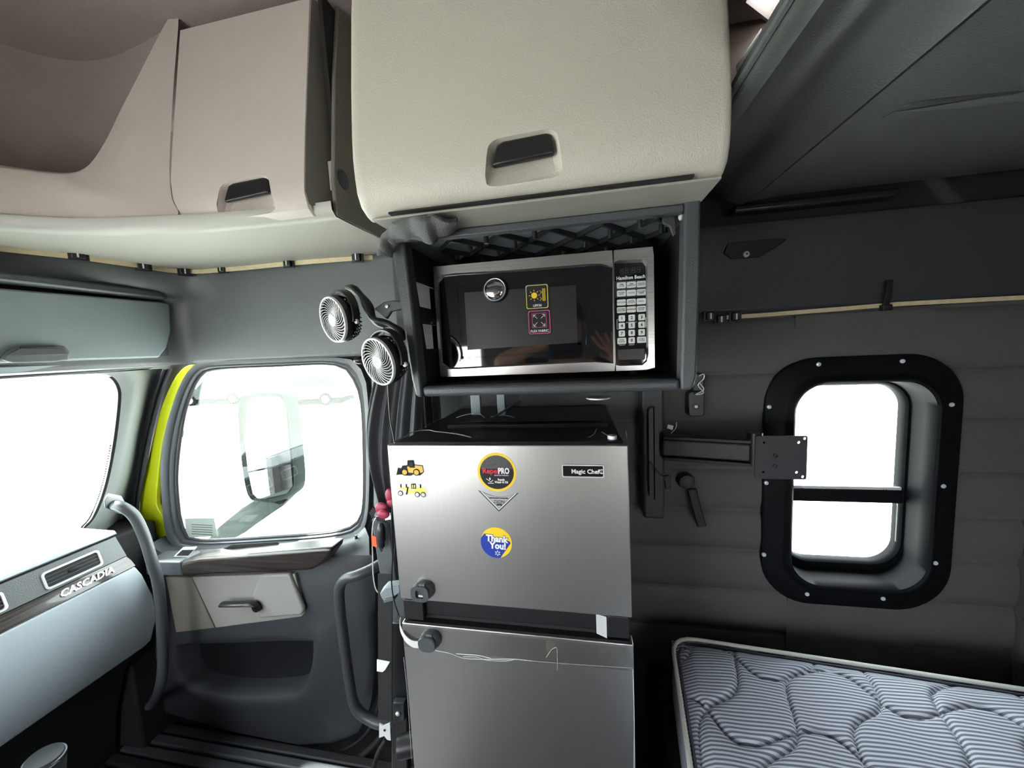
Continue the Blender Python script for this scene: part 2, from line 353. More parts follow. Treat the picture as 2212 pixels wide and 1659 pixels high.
MB().loft([[p+dd_*.03 for p in opw], [p+nb*.010 for p in opw], [p.lerp(q, .06) for p, q in zip(opw, ouw)], [p.lerp(q, .5) for p, q in zip(opw, ouw)], ouw], close=False).build('fascia', beige_warm, cons, ang=60)
e0, e1 = opw[-1], ouw[-1]; dY = V((-.03, -.9-e1.y, 0))
MB().loft([[e0+V((-.03, 0, 0)), e0, e1, V((e1.x, e1.y, 1.822))], [e0+dY+V((-.03, 0, 0)), e0+dY, e1+dY, V((e1.x, -.9, 1.822))]], close=False).build('fascia', beige_warm, cons)
# curved lower lip joining fascia to soffit
lipb = [PZ(372-640*k/44, 493+9*math.sin(min(1, k/22)*PI/2)-(0 if k < 24 else (k-24)*.9), 1.8265) for k in range(45)]
def edge_at(x): 
    for p, q in zip(ou[9:], ou[10:]):
        if q[0] <= x <= p[0]: return p[1]+(q[1]-p[1])*(p[0]-x)/(p[0]-q[0])
    return ou[9][1] if x > 0 else ou[-1][1]
lipa = [face_pt(min(384, 384-640*k/44), edge_at(min(384, 384-640*k/44))) for k in range(45)]
lipq = [a.lerp(b, .5)+V((.005, -.008, -.004)) for a, b in zip(lipa, lipb)]
MB().loft([lipa, [a.lerp(b, .2)+V((.003, -.005, 0)) for a, b in zip(lipa, lipb)], lipq, lipb], close=False).build('fascia_lip', beige_warm, cons, ang=80)
# cubby behind the opening, fabric lining shaped deeper toward its floor so it falls dark there
def dpt(p): return .03+.36*max(0, min(1, (2.35-p.z)/.45))
bkp = [p+dd_*dpt(p) for p in opw]
MB().loft([[p+nb*.008 for p in opw], [p+dd_*.5*dpt(p) for p in opw], bkp], close=False).build('cubby_wall', headliner, cons, ang=60)
nbk = len(bkp); tops = [face_pt(430-900*k/(nbk-1), -230)+dd_*.02 for k in range(nbk)]
MB().loft([bkp, [a.lerp(b, .3)+V((0, -.01, 0)) for a, b in zip(bkp, tops)], [a.lerp(b, .7) for a, b in zip(bkp, tops)], tops], close=False).build('cubby_lining', headliner, cons, label='dark fabric lining at the back of the cubby', ang=80)

# ================================================================== left overhead cabinet (behind) with door
lc = thing('overhead_cabinet', (-.72, .9, 1.83), 'smaller beige overhead cabinet to the left, above the cab door', 'cabinet')
bx0, bx1 = -.970, -.592
def prof_l(off=0): return [(.792+off, 1.824), (.776+off, 1.836), (.768+off, 1.87), (.772+off, 1.90), (.792+off, 2.02), (.815+off, 2.14), (.852+off, 2.335)]
MB().box(bx0+.03, bx1-.004, .90, 1.19, 1.85, 2.33).build('body', grayp, lc)
d = MB(); pr = prof_l()
L = []
for x in (bx0, bx0+.004, bx1-.004, bx1):
    o_ = .006 if x in (bx0, bx1) else 0
    L.append([V((x, y+o_, z)) for y, z in pr]+[V((x, .87, 2.335)), V((x, .87, 1.826))])
d.loft(L, True, True)
door_l = d.build('door', beige_warm, lc, ang=50, bevel=.003)
es = [(.772, 1.845), (.764, 1.87), (.768, 1.90), (.788, 2.02), (.811, 2.14), (.850, 2.335)]
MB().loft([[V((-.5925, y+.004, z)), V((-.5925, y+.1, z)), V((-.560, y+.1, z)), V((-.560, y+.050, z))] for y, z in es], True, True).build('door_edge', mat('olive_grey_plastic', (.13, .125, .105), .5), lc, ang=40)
# dark end cheek of that cabinet and the recess between both cabinets
MB().px([(.800, 1.822), (.80, 1.90), (.84, 2.15), (.88, 2.33), (1.2, 2.33), (1.2, 1.826)], -.550, -.540).build('end_panel', mat('brown_grey_plastic', (.17, .16, .135), .5, bump=.3, bscale=400), lc, bevel=.002)
MB().box(-.5598, -.5505, .83, 1.1, 1.84, 2.32).build('door_gap', blackm, lc)
MB().lathe([(.022, 0), (.022, .002)], PX(742, 388, -.539), (-1, 0, 0), 24).build('hole_cover', darkp2, lc)
MB().box(-.562, -.548, .812, .822, 1.885, 1.95).build('latch_tab', beige_smooth, lc, bevel=.002)
def carve(o, cutter):                                                # boolean baked into the mesh, cutter removed
    md = o.modifiers.new('cut', 'BOOLEAN'); md.object = cutter; md.solver = 'EXACT'
    bev = [m_ for m_ in o.modifiers if m_.type == 'BEVEL']
    for b_ in bev: b_.show_viewport = False
    bpy.context.view_layer.update()
    me = bpy.data.meshes.new_from_object(o.evaluated_get(bpy.context.evaluated_depsgraph_get())); o.modifiers.remove(md)
    for b_ in bev: b_.show_viewport = True
    o.data = me; bpy.data.objects.remove(cutter)
    me.shade_smooth(); me.set_sharp_from_angle(angle=math.radians(40))
def pull(parent, door, yf, x0, x1, z0, z1):
    """finger pull sunk in the door: scooped cup with a black flap in its upper half; wider at the bottom"""
    lo = rr(0, 1, 0, 1, .17, 8)
    def mp(u, v):
        xa = x0+(x1-x0)*.13*v; xb = x1-(x1-x0)*.10*v; return xa+(xb-xa)*u, z0+(z1-z0)*v+.004*(u-.5)
    def loop(s_, y_):
        out = []
        for u, v in lo:
            a, b = mp(.5+(u-.5)*s_, .5+(v-.5)*s_); out.append(V((a, y_(v), b)))
        return out
    cut = MB().loft([loop(1.05, lambda v: yf(v)-.02), loop(1.03, lambda v: yf(v)-.0005), loop(.99, lambda v: yf(v)+.003), loop(.93, lambda v: yf(v)+.008+.012*v), loop(.80, lambda v: yf(v)+.011+.020*v)], True, True).build('cutter', blackm)
    carve(door, cut)
    f = [(*mp(u, v), v) for u, v in ((.07, .50), (.93, .54), (.93, .95), (.85, .985), (.2, .985), (.10, .93))]
    MB().prism([(a, yf(v)+.004, b) for a, b, v in f], (0, .012, 0)).build('handle_flap', blackp, parent, bevel=.004, seg=3, label='black latch flap')
# ================================================================== big overhead cabinet
bc = thing('overhead_cabinet', (-.07, .8, 1.74), 'large beige overhead cabinet directly above the microwave', 'cabinet')
cx0, cx1 = -.372, .223
prb = [(.640, 1.7445), (.628, 1.7475), (.612, 1.757), (.603, 1.775), (.600, 1.80), (.599, 1.83), (.602, 1.87), (.612, 1.95), (.632, 2.08), (.66, 2.22), (.70, 2.33)]
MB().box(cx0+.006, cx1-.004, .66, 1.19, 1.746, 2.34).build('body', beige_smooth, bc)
d = MB(); L = []
for x, o_ in ((cx0, .012), (cx0+.003, .005), (cx0+.010, .001), (cx0+.02, 0), (cx1-.014, 0), (cx1-.006, .001), (cx1-.002, .004), (cx1, .010)):
    L.append([V((x, y+o_, z)) for y, z in prb]+[V((x, .72, 2.33)), V((x, .66, 1.7445))])
d.loft(L, True, True); door_b = d.build('door', beige, bc, ang=40)
# underside strip with seam, chamfered toward the back
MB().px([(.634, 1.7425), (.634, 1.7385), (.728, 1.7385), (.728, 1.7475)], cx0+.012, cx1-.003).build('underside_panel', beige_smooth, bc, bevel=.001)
MB().box(cx0+.05, cx1-.045, .6225, .6335, 1.7425, 1.7455).build('gasket', blackm, bc)
pull(bc, door_b, lambda v: .600, -.146, -.013, 1.754, 1.826)
pull(lc, door_l, lambda v: .7695+.004*max(0, (.4-v))*2+.006*max(0, v-.5)*2, -.838, -.676, 1.8345, 1.919)

# ================================================================== upper bunk (underside seen), skylight frame
ub = thing('upper_bunk', (.7, .7, 1.85), 'dark moulded underside of the fold-down upper bunk at the top right', 'bunk')
zb = 1.85
def bunk_prof():                                                     # (x, z) across: lip, recess, bevelled rib, main board
    return [(.240, zb+.03), (.240, zb-.002), (.246, zb-.006), (.262, zb-.006), (.272, zb+.004), (.30, zb+.030), (.35, zb+.036), (.365, zb+.028), (.376, zb+.010), (.384, zb+.004), (.430, zb-.014), (.433, zb-.006), (.437, zb-.006), (.440, zb-.010), (.52, zb-.003), (1.185, zb-.003), (1.185, zb+.05), (.25, zb+.05)]
L = []
for y in (-.6, 1.02, 1.09, 1.13, 1.17):
    dz = {1.02: 0, 1.09: .004, 1.13: .02, 1.17: .05}.get(y, 0)
    L.append([V((x, y, z+dz)) for x, z in bunk_prof()])
MB().loft(L, True, True).build('board', bunkm, ub, ang=40)
MB().tube(sm([(.238, -.6, zb+.012), (.238, .3, zb+.012), (.238, 1.1, zb+.012)], 2), .006, 8).build('edge_trim', grayp, ub)
# moulded grip groove
gp = [(.500, .745), (.505, .728), (.525, .717), (.60, .722), (.75, .742), (1.1, .79)]
MB().tube([(a, b, zb-.003) for a, b in [(q.x, q.y) for q in sm([(a, b, 0) for a, b in gp], 5)]], [.0045]*26, 8, flat=.6).build('grip_groove', darkp, ub)
MB().grid(lambda u, v: V((.505+.42*u, .735+.055*u-(.0+.075*u*1.0)*v*1.0+.0*v, zb-.0045-.006*math.sin(PI*v)*min(1, u*4))), 16, 6).build('grip_bulge', bunkm, ub, ang=80)
MB().box(.42, .80, 1.12, 1.165, zb-.02, zb+.0).build('rear_catch', blackp, ub, bevel=.006)
sk = structe('window_3', (skc[0], skc[1], cz), 'bright skylight in the headliner above the upper bunk')
MB().loft([[V((skc[0]+(x-skc[0])*f_, skc[1]+(y-skc[1])*f_, z)) for x, y in ski] for f_, z in ((1.0, cz), (1.02, cz-.012), (1.2, cz-.012), (1.22, cz))]).build('window_frame', headliner, sk)
MB().loft([[V((x, y, cz+.03)) for x, y in ski], [V((x, y, cz+.033)) for x, y in ski]], True, True).build('pane', glass, sk, smooth=False)
# white paper and black cloth on the bunk edge
p0 = [PZ(1590, 150, zb+.05), PZ(1645, 68, zb+.05), PZ(1662, 60, zb+.06), PZ(1668, 80, zb+.05), PZ(1600, 218, zb+.05)]
tag(MB().prism([(p.x, p.y, zb+.052) for p in p0], (0, 0, .003)).build('paper_sheet', white), 'white paper sheet poking over the left edge of the upper bunk', 'paper')
p1 = [PZ(1613, 140, zb+.05), PZ(1632, 100, zb+.05), PZ(1650, 98, zb+.05), PZ(1640, 130, zb+.05), PZ(1600, 200, zb+.05), PZ(1597, 180, zb+.05)]
tag(MB().prism([(p.x, p.y, zb+.046) for p in p1], (0, 0, .005)).build('cloth_corner', blackm), 'black cloth corner under the white paper on the upper bunk', 'cloth')
# button recess on the dark upper panel
bs = thing('tie_down_button', (.49, 1.17, 1.73), 'round metal snap button in a dark teardrop recess, right of the microwave cabinet', 'button')
MB().py([(p.x, p.z) for p in [PY(*q, 1.17) for q in ((1562, 548), (1572, 520), (1600, 514), (1700, 515), (1690, 526), (1640, 556), (1580, 560))]], 1.166, 1.176).build('recess', blackp, bs, bevel=.003)
c = PY(1612, 549, 1.165); MB().lathe([(.0, -.005), (.006, -.005), (.0085, -.002), (.0085, .004)], (c.x, 1.166, c.z), (0, 1, 0), 20).build('cap', silver, bs)
MB().lathe([(.0, -.007), (.003, -.007), (.0035, -.004)], (c.x, 1.166, c.z), (0, 1, 0), 12).build('centre_rivet', darkp, bs)

# ================================================================== sleeper window (window_1)
w1 = structe('window_1', (.7775, 1.2, .676), 'rounded black sleeper window with a crossbar and screwed flange')
ox0, ox1, oz0, oz1 = .5335, 1.0215, .676, 1.428
def wl_(i, y, r): return aty(rr(ox0+i, ox1-i, oz0+i, oz1-i, max(.02, r), 10), y)
MB().loft([wl_(0, 1.2, .135), wl_(0, 1.188, .135), wl_(.004, 1.184, .131), wl_(.048, 1.182, .10), wl_(.056, 1.177, .096), wl_(.062, 1.166, .092), wl_(.067, 1.164, .088), wl_(.073, 1.168, .084), wl_(.077, 1.20, .082), wl_(.080, 1.25, .078), wl_(.083, 1.256, .076)], close=True).build('frame', windowblack, w1, ang=50)
gz = 1.25
def wg(i, y, r, z0=.79, z1=1.337): return aty(rr(.6145+i, .9405-i, z0-.012+i, z1+.012-i, r, 10), y)
MB().loft([wg(-.035, 1.263, .09), wg(-.006, 1.243, .08), wg(.004, 1.241, .075), wg(.010, 1.247, .07), wg(.011, 1.27, .07)], close=True).build('inner_frame', windowblack, w1, ang=50)
zc0, zc1 = .979, 1.025
MB().box(.622, .934, 1.238, 1.262, zc0, zc1-.006).build('crossbar', windowblack, w1, bevel=.004)
MB().box(.624, .932, 1.243, 1.250, zc1-.006, zc1+.003).build('slide_rail', silver, w1, bevel=.001)
for xq in (.665, .885): MB().lathe([(.002, 0), (.002, .004)], (xq, 1.238, zc1-.002), (0, -1, 0), 8).build('rail_screw', darkp, w1)
MB().py(rr(.622, .934, zc1, 1.34, [.005, .005, .07, .07]), 1.254, 1.258).build('pane', glass, w1, smooth=False)
MB().py(rr(.626, .930, .786, zc0, [.06, .06, .01, .01]), 1.250, 1.254).build('pane', glass, w1, smooth=False)
for q in ((1768, 787), (1949, 780), (2055, 874), (2037, 1050), (2020, 1216), (1907, 1293), (1743, 1283), (1650, 1198), (1655, 1043), (1661, 879)):
    c = PY(*q, 1.183); s = MB().lathe([(.0058, .003), (.0062, 0), (.0055, -.002), (.003, -.0028)], (c.x, 1.182, c.z), (0, 1, 0), 16)
    o = s.build('screw', silver, w1)
tag(text('glass_marking', 'AS2  DOT', PY(1735, 1180, 1.249), .007, inkgrey, w1), 'etched glass marking', 'x') if False else text('glass_marking', 'AS2\nDOT', PY(1735, 1180, 1.249), .006, inkgrey, w1)
text('glass_marking', 'DOT', PY(1918, 874, 1.253), .006, inkgrey, w1)

# ================================================================== windshield, A pillar, header bin, dashboard
w2 = structe('window_2', (-1.8, .0, .87), 'blown-out bright windshield')
def wsx(z): return -1.68-(1.47-z)*.333
ws = [(1.0, 1.478), (1.045, 1.462), (1.072, 1.42), (1.080, 1.36), (1.078, 1.2), (1.066, 1.05), (1.045, .95), (1.02, .905), (.96, .88), (.6, .862), (-.8, .862), (-.97, .90), (-.99, 1.0), (-.99, 1.4), (-.95, 1.478)]
wsl = [V((wsx(z), y, z)) for y, z in [(p.x, p.y) for p in sm([(a, b, 0) for a, b in ws], 4, True)]]
cen = V((wsx(1.17), .05, 1.17))
MB().loft([[p+V((-.001, 0, 0)) for p in wsl], [p+V((-.006, 0, 0)) for p in wsl]], True, True).build('pane', glass, w2, smooth=False)
grow = [cen+(p-cen)*1.0+V((0, .0, 0)) for p in wsl]
def outw(p, d): q = (p-cen); q.x = 0; q.normalize(); r = p+q*d; r.x = wsx(r.z)-.006; return r
MB().loft([wsl, [outw(p, .012)+V((.012, 0, 0)) for p in wsl], [outw(p, .03)+V((.006, 0, 0)) for p in wsl]], close=True).build('black_border', rubber, w2)
# ceramic dots along lower right corner
dm = MB()
for i, p in enumerate(wsl):
    if p.y > .5: 
        q = p.lerp(wsl[(i+1) % len(wsl)], .0)
for k in range(70):
    t = k/70; idx = 16+t*18; i = int(idx); fr = idx-i; p = wsl[i % len(wsl)].lerp(wsl[(i+1) % len(wsl)], fr); q = outw(p, -.006); dm.ball(q+V((.004, 0, 0)), .0028, 6, 4)
dm.build('ceramic_dots', blackm, w2, kind='stuff')
# front wall around windshield
fw = structe('wall_front', (-2.0, 0, 0))
MB().box(-2.03, -1.99, -1.1, 1.3, -.14, .86).build('firewall', blackm, fw, smooth=False)
MB().px([(-1.1, 1.49), (1.12, 1.49), (1.12, 2.37), (-1.1, 2.37)], -1.75, -1.70).build('header_panel', grayp, fw, smooth=False)
hd = [[V((x, y, z)) for y in (-.95, 0, .6, .9, 1.05, 1.17)] for x, z in ((-1.56, 1.525), (-1.545, 1.512), (-1.55, 1.497), (-1.60, 1.488), (-1.69, 1.486), (-1.71, 1.50))]
MB().loft(hd, close=False).build('sun_header', grayl, fw, ang=60, solid=.004)
MB().tube([(-1.615, -.9, 1.483), (-1.612, .6, 1.484), (-1.60, 1.0, 1.487), (-1.59, 1.12, 1.492)], .006, 8).build('shade_rail', blackp, fw)
# overhead bin in the header
bn = thing('header_bin', (-1.5, .6, 1.52), 'grey flip-up storage bin above the windshield with a slotted pull handle', 'storage bin')
bp = [(-.6, 1.521), (1.085, 1.524), (1.115, 1.56), (1.137, 1.62), (1.147, 1.722), (1.13, 1.727), (-.6, 1.70)]
MB().prism([(-1.50-.035*(1-abs(z-1.60)/.12)*0+(.0), y, z) for y, z in bp], (-.03, 0, 0)).build('lid', grayl, bn, bevel=.006, seg=3)
MB().box(-1.60, -1.515, -.6, 1.13, 1.53, 1.715).build('bin_body', darkp, bn)
MB().box(-1.60, -1.53, -.6, 1.14, 1.715, 1.755).build('shadow_gap', blackm, bn)
MB().px([(-.6, 1.752), (1.0, 1.762), (1.10, 1.76), (1.13, 1.745), (1.12, 1.735), (-.6, 1.735)], -1.535, -1.475).build('bin_hood', darkp2, bn, bevel=.012, seg=3)
hq = [PX(*q, -1.488) for q in ((5, 777), (20, 757), (45, 747), (140, 747), (152, 760), (150, 778), (120, 782), (30, 784))]
MB().prism(hq, (-.014, 0, 0)).build('handle', grayp, bn, bevel=.004, seg=3)
hq = [PX(*q, -1.486) for q in ((12, 768), (45, 752), (138, 752), (148, 766))]
MB().prism(hq, (-.006, 0, 0)).build('handle_slot', darkp2, bn, bevel=.001)
hq = [PX(*q, -1.484) for q in ((45, 749), (120, 748), (120, 750), (45, 752))]
MB().prism(hq, (-.004, 0, 0)).build('handle_lip', blackp, bn)
# A pillar trim (structure)
ap = structe('trim_2', (-1.7, 1.15, .9), 'grey A-pillar trim beside the windshield')
k = [i for i, p in enumerate(wsl)]
left = [outw(V((wsx(z), y, z)), .004)+V((.016, 0, 0)) for y, z in ((1.0, 1.478), (1.045, 1.462), (1.072, 1.42), (1.080, 1.36), (1.078, 1.2), (1.066, 1.05), (1.045, .95), (1.02, .905), (.98, .885), (.93, .87))]
right = [PY(*q, 1.19) for q in ((336, 797), (334, 803), (328, 820), (318, 860), (300, 940), (288, 1010), (274, 1065), (264, 1100), (256, 1130), (252, 1180))]
mids = [a.lerp(b, .55)+V((.035, -.012, 0)) for a, b in zip(left, right)]
L = [sm(l, 5) for l in (left, [a.lerp(b, .25)+V((.022, -.01, 0)) for a, b in zip(left, right)], mids, right)]
MB().loft([L[0], L[1], L[2], L[3], [p+V((0, .03, 0)) for p in L[3]]], close=False).build('pillar_cover', pillarm, ap, ang=80)
# dark rubber channel between pillar and door opening, then outer seal strip
seal_a = [PY(*q, 1.195) for q in ((336, 797), (318, 860), (300, 940), (288, 1010), (270, 1085), (262, 1180), (285, 1300), (300, 1450))]
seal_b = [PY(*q, 1.20) for q in ((372, 797), (348, 860), (328, 940), (316, 1010), (302, 1085), (300, 1180), (330, 1300), (350, 1450))]
A, B = sm(seal_a, 4), sm(seal_b, 4)
MB().loft([A, [a.lerp(b, .35)+V((0, .018, 0)) for a, b in zip(A, B)], [a.lerp(b, .5)+V((0, -.002, 0)) for a, b in zip(A, B)], [a.lerp(b, .8)+V((0, .012, 0)) for a, b in zip(A, B)], B], close=False).build('door_seal_channel', darkp2, ap, ang=30)
MB().tube(sm([PY(*q, 1.192) for q in ((356, 797), (334, 860), (314, 940), (301, 1010), (288, 1085), (281, 1180), (300, 1300))], 4), .006, 8).build('rubber_bead', rubber, ap)
# A pillar handle mount, covers
q = [PX(*p, -1.60) for p in ((224, 1082), (232, 1070), (262, 1076), (275, 1100), (262, 1112), (226, 1098))]
MB().prism(q, (-.03, .02, 0)).build('mount_cover', pillarm, ap, bevel=.004, seg=3)
MB().box(-1.99, -1.80, 1.04, 1.2, -.08, .84).build('kick_panel', blackm, fw, bevel=.01)
# grab bar on A pillar
gb = tag(MB().tube(sm([PX(*q, x) for q, x in (((240, 1090), -1.62), ((262, 1094), -1.57), ((290, 1115), -1.55), ((312, 1160), -1.54), ((328, 1212), -1.53), ((342, 1262), -1.53), ((350, 1350), -1.53), ((352, 1440), -1.54), ((344, 1490), -1.56), ((330, 1518), -1.64), ((324, 1524), -1.775))], 6), .0165, 14).build('grab_bar', mat('grab_bar_dark', (.05, .054, .06), .42, bump=.2, bscale=400)), 'curved grey grab bar hanging from the A-pillar beside the dashboard', 'grab bar')
# dashboard, swept along Y
db = thing('dashboard', (-1.75, .0, .4), 'grey dashboard with wood trim strip, silver-rimmed vents and pale lower panel', 'dashboard')
yd0, yd1 = -.95, 1.0
def sweep(name, prof, m, parent, y0=yd0, y1=yd1, yend=None, ang=30, bevel=0, label=None):
    L = [[V((x, y, z)) for x, z in prof] for y in (y0, y1)]
    if yend: L = [[V((x, y0, z)) for x, z in prof], [V((x, ye, z)) for (x, z), ye in zip(prof, yend)]]
    return MB().loft(L, True, True).build(name, m, parent, ang=ang, bevel=bevel, label=label)
sweep('top_pad', [(-1.692, .884), (-1.688, .892), (-1.695, .902), (-1.87, .905), (-1.99, .86), (-1.99, .86)], dashm, db, bevel=.003)
sweep('top_lip', [(-1.694, .8835), (-1.686, .889), (-1.700, .896), (-1.72, .883)], darkp2, db)
sweep('vent_panel', [(-1.690, .880), (-1.668, .802), (-1.80, .80), (-1.80, .88)], grayp, db, yend=[.995, 1.005, 1.005, .995])
sweep('wood_trim', [(-1.667, .800), (-1.652, .785), (-1.642, .762), (-1.70, .758), (-1.75, .80)], wood, db, yend=[1.003, 1.006, 1.010, 1.01, 1.0])
gl = [(-1.643, .757), (-1.636, .72), (-1.636, .62), (-1.655, .52), (-1.695, .42), (-1.705, .405), (-1.80, .42), (-1.80, .757)]
sweep('lower_panel', gl, dashm, db, yend=[1.010, 1.022, 1.045, 1.060, 1.055, 1.035, 1.0, 1.0], ang=60, bevel=.004)
sweep('footwell_panel', [(-1.72, .41), (-1.80, .30), (-1.88, .10), (-1.92, -.08), (-1.98, -.08), (-1.98, .75), (-1.8, .75)], blackm, db, y1=1.02)
sweep('end_cap', [(-1.72, .86), (-1.70, .5), (-1.80, .3), (-1.95, .3), (-1.95, .86)], darkp2, db, y0=.99, y1=1.15) if False else None
# vents
def vent(qs, name='air_vent'):
    c = [PX(*q, -1.676) for q in qs]                                # tl, tr, br, bl
    y0, y1 = c[0].y, c[1].y; z1 = (c[0].z+c[1].z)/2; z0 = (c[2].z+c[3].z)/2
    def loop(i, dx): return [V((-1.690+(.880-z)*.282+dx, y, z)) for y, z in rr(y0+i, y1-i, z0+i, z1-i, max(.002, .010-i*.5), 5)]
    o = MB().loft([loop(0, -.001), loop(0, .004), loop(.005, .005), loop(.006, -.002)]).build(name, silver, db, ang=40, label='silver-rimmed air vent')
    MB().loft([loop(.0055, -.001), loop(.0056, .0008)], True, True).build('vent_back', blackm, o)
    for k in range(1, 4):
        z = z0+.006+(z1-z0-.012)*k/4; xx = -1.690+(.880-z)*.282
        MB().box(xx-.001, xx+.003, y0+.007, y1-.007, z-.0006, z+.0006).build('slat', grayp, o)
    z = (z0+z1)/2; xx = -1.690+(.880-z)*.282; ym = (y0+y1)/2
    MB().box(xx-.001, xx+.005, ym-.012, ym+.014, z-.006, z+.004).build('vent_tab', blackp, o, bevel=.002)
vent(((90, 1240), (215, 1187), (229, 1216), (106, 1270)))
vy = PX(20, 1285, -1.676).y
vent(((-130, 1335), (8, 1277), (22, 1310), (-116, 1375)))
# lettering on the wood trim: runs along +Y facing +X
a = PX(122, 1287, -1.656); b = PX(243, 1234, -1.656)
Rm = Matrix(((0, -.5, .866, 0), (1, 0, 0, 0), (0, .866, .5, 0), (0, 0, 0, 1)))
text('lettering', 'CASCADIA', ((-1.649), (a.y+b.y)/2, .7835), .030, silver, db, rot=Rm, ext=.0012, off=.0008, shear=.35, xs=(b.y-a.y)/.150, label='raised silver lettering')

# ================================================================== cab door (door_1)
cardm = mat('door_card_charcoal', (.030, .033, .039), .5, bump=.3, bscale=350)
barm = mat('grab_bar_grey', (.045, .048, .054), .38, bump=.2, bscale=400)
d1 = structe('door_1', (-1.3, 1.2, -.05), 'passenger cab door with window, armrest and map pocket')
cw = (-1.24, 1.12)
gp_ = radial([(p.x, p.z) for p in sm([PY(*q, 1.23) for q in ((432, 818), (402, 895), (386, 1010), (388, 1080), (398, 1138), (428, 1164), (600, 1156), (720, 1146), (768, 1128), (783, 1085), (783, 960), (778, 870), (760, 818), (722, 790), (600, 793), (470, 800))], 4, True)], cw)
go_ = radial([(p.x, p.z) for p in sm([PY(*q, 1.2) for q in ((425, 785), (388, 835), (358, 930), (348, 1010), (352, 1100), (362, 1165), (400, 1186), (600, 1180), (745, 1166), (790, 1135), (799, 1000), (795, 860), (782, 800), (742, 773), (600, 775), (480, 780))], 4, True)], cw)
def gi(t, y): return [V((a[0]+(b[0]-a[0])*t, y, a[1]+(b[1]-a[1])*t)) for a, b in zip(gp_, go_)]
MB().loft([gi(.0, 1.235), gi(-.0, 1.228), gi(.12, 1.222), gi(.25, 1.224)]).build('window_seal', rubber, d1, ang=70)
MB().loft([gi(.22, 1.225), gi(.35, 1.212), gi(.55, 1.214), gi(.62, 1.205), gi(1, 1.198), gi(1.0, 1.225)]).build('window_frame', darkp2, d1, ang=50)
MB().loft([[V((x, 1.231, z)) for x, z in gp_], [V((x, 1.234, z)) for x, z in gp_]], True, True).build('pane', glass, d1, smooth=False)
sq = radial([(-2.06, -.2), (-.3, -.2), (-.3, 1.86), (-2.06, 1.86)], cw)
MB().loft([[V((a[0]+(b[0]-a[0])*.35, 1.24, a[1]+(b[1]-a[1])*.35)) for a, b in zip(gp_, go_)], [V((x, 1.245, z)) for x, z in sq]]).build('leak_backing', rubber, d1, solid=.004)  # dark backing added behind the door to stop sky leaking through gaps
# lime body edge seen between pillar seal and door
yl = [PY(*q, 1.215) for q in ((418, 792), (392, 835), (368, 890), (350, 960), (340, 1040), (338, 1090), (352, 1118), (358, 1158), (322, 1162), (304, 1128), (302, 1075), (322, 980), (345, 890), (372, 825), (398, 793))]
struct(MB().prism(sm(yl, 3, True), (0, .02, 0)).build('trim_3', lime, bevel=.003))['label'] = 'lime painted body edge beside the door'
# sill, upper door card
top = [PY(*q, 1.2) for q in ((352, 1160), (400, 1184), (600, 1178), (745, 1164), (792, 1135))]
mid_ = [PY(*q, 1.145) for q in ((325, 1175), (380, 1200), (600, 1190), (740, 1178), (797, 1160))]
lowr = [PY(*q, 1.125) for q in ((322, 1215), (390, 1225), (600, 1215), (735, 1200), (798, 1200))]
MB().loft([sm([p+V((0, .01, 0)) for p in top], 4), sm([p+V((0, -.012, 0)) for p in top], 4), sm(mid_, 4), sm(lowr, 4)], close=False).build('sill_pad', darkp2, d1, ang=60)
# main card below armrest with map pocket
cp = (-1.33, .29)
ol = [PY(*q, 1.13) for q in ((318, 1210), (500, 1215), (735, 1190), (800, 1188), (806, 1300), (806, 1430), (797, 1530), (770, 1590), (715, 1614), (640, 1618), (500, 1590), (400, 1560), (330, 1540), (310, 1400))]
# card follows door depth: slightly nearer on the lower half
pocket = [PY(*q, 1.115) for q in ((388, 1392), (500, 1392), (672, 1385), (675, 1400), (670, 1445), (650, 1492), (600, 1503), (520, 1505), (430, 1492), (392, 1465), (384, 1420))]
O_ = radial([(p.x, p.z) for p in ol], cp); P_ = radial([(p.x, p.z) for p in sm(pocket, 3, True)], cp)
def pk(t, y): return [V((a[0]+(b[0]-a[0])*t, y+(0 if not 0 < t < 1 else 0), a[1]+(b[1]-a[1])*t)) for a, b in zip(P_, O_)]
sh = lambda pts, s: [V((cp[0]+(p.x-cp[0])*s, p.y, cp[1]+(p.z-cp[1])*s)) for p in pts]
MB().loft([sh(pk(0, 1.20), .93), sh(pk(0, 1.16), .96), pk(0, 1.123), pk(.02, 1.115), pk(.12, 1.108), pk(.3, 1.122), pk(.9, 1.13), pk(1, 1.145), pk(1.0, 1.2)], True).build('door_card', cardm, d1, ang=60)
MB().prism([V((p.x, 1.19, p.z)) for p in sh(pk(0, 1.19), .95)], (0, .01, 0)).build('pocket_back', blackp, d1)
q = [PY(*p, 1.095) for p in ((402, 1422), (676, 1372), (700, 1372), (700, 1400))]
# fabric and plastic inserts
q = [PY(*p, 1.112) for p in ((357, 1247), (412, 1247), (463, 1357), (380, 1367))]
MB().prism(q, (0, .03, 0)).build('cloth_insert', mat('taupe_stitched_fabric', (.16, .145, .125), .8, bump=.5, bscale=300), d1, bevel=.003, label='stitched taupe fabric insert')
q = [PY(*p, 1.114) for p in ((414, 1247), (636, 1240), (658, 1325), (650, 1333), (466, 1357))]
ins = MB().prism(q, (0, .03, 0)).build('plastic_insert', mat('taupe_plastic', (.27, .26, .245), .45, bump=.3, bscale=400), d1, bevel=.004, seg=3, label='smooth pale taupe insert around the handle')
q = [PY(*p, 1.102) for p in ((560, 1242), (624, 1240), (656, 1318), (650, 1330), (560, 1337), (548, 1310), (545, 1285))]
MB().prism(q, (0, .02, 0)).build('insert_bulge', ins.data.materials[0], d1, bevel=.009, seg=4)
h = PY(545, 1309, 1.08)
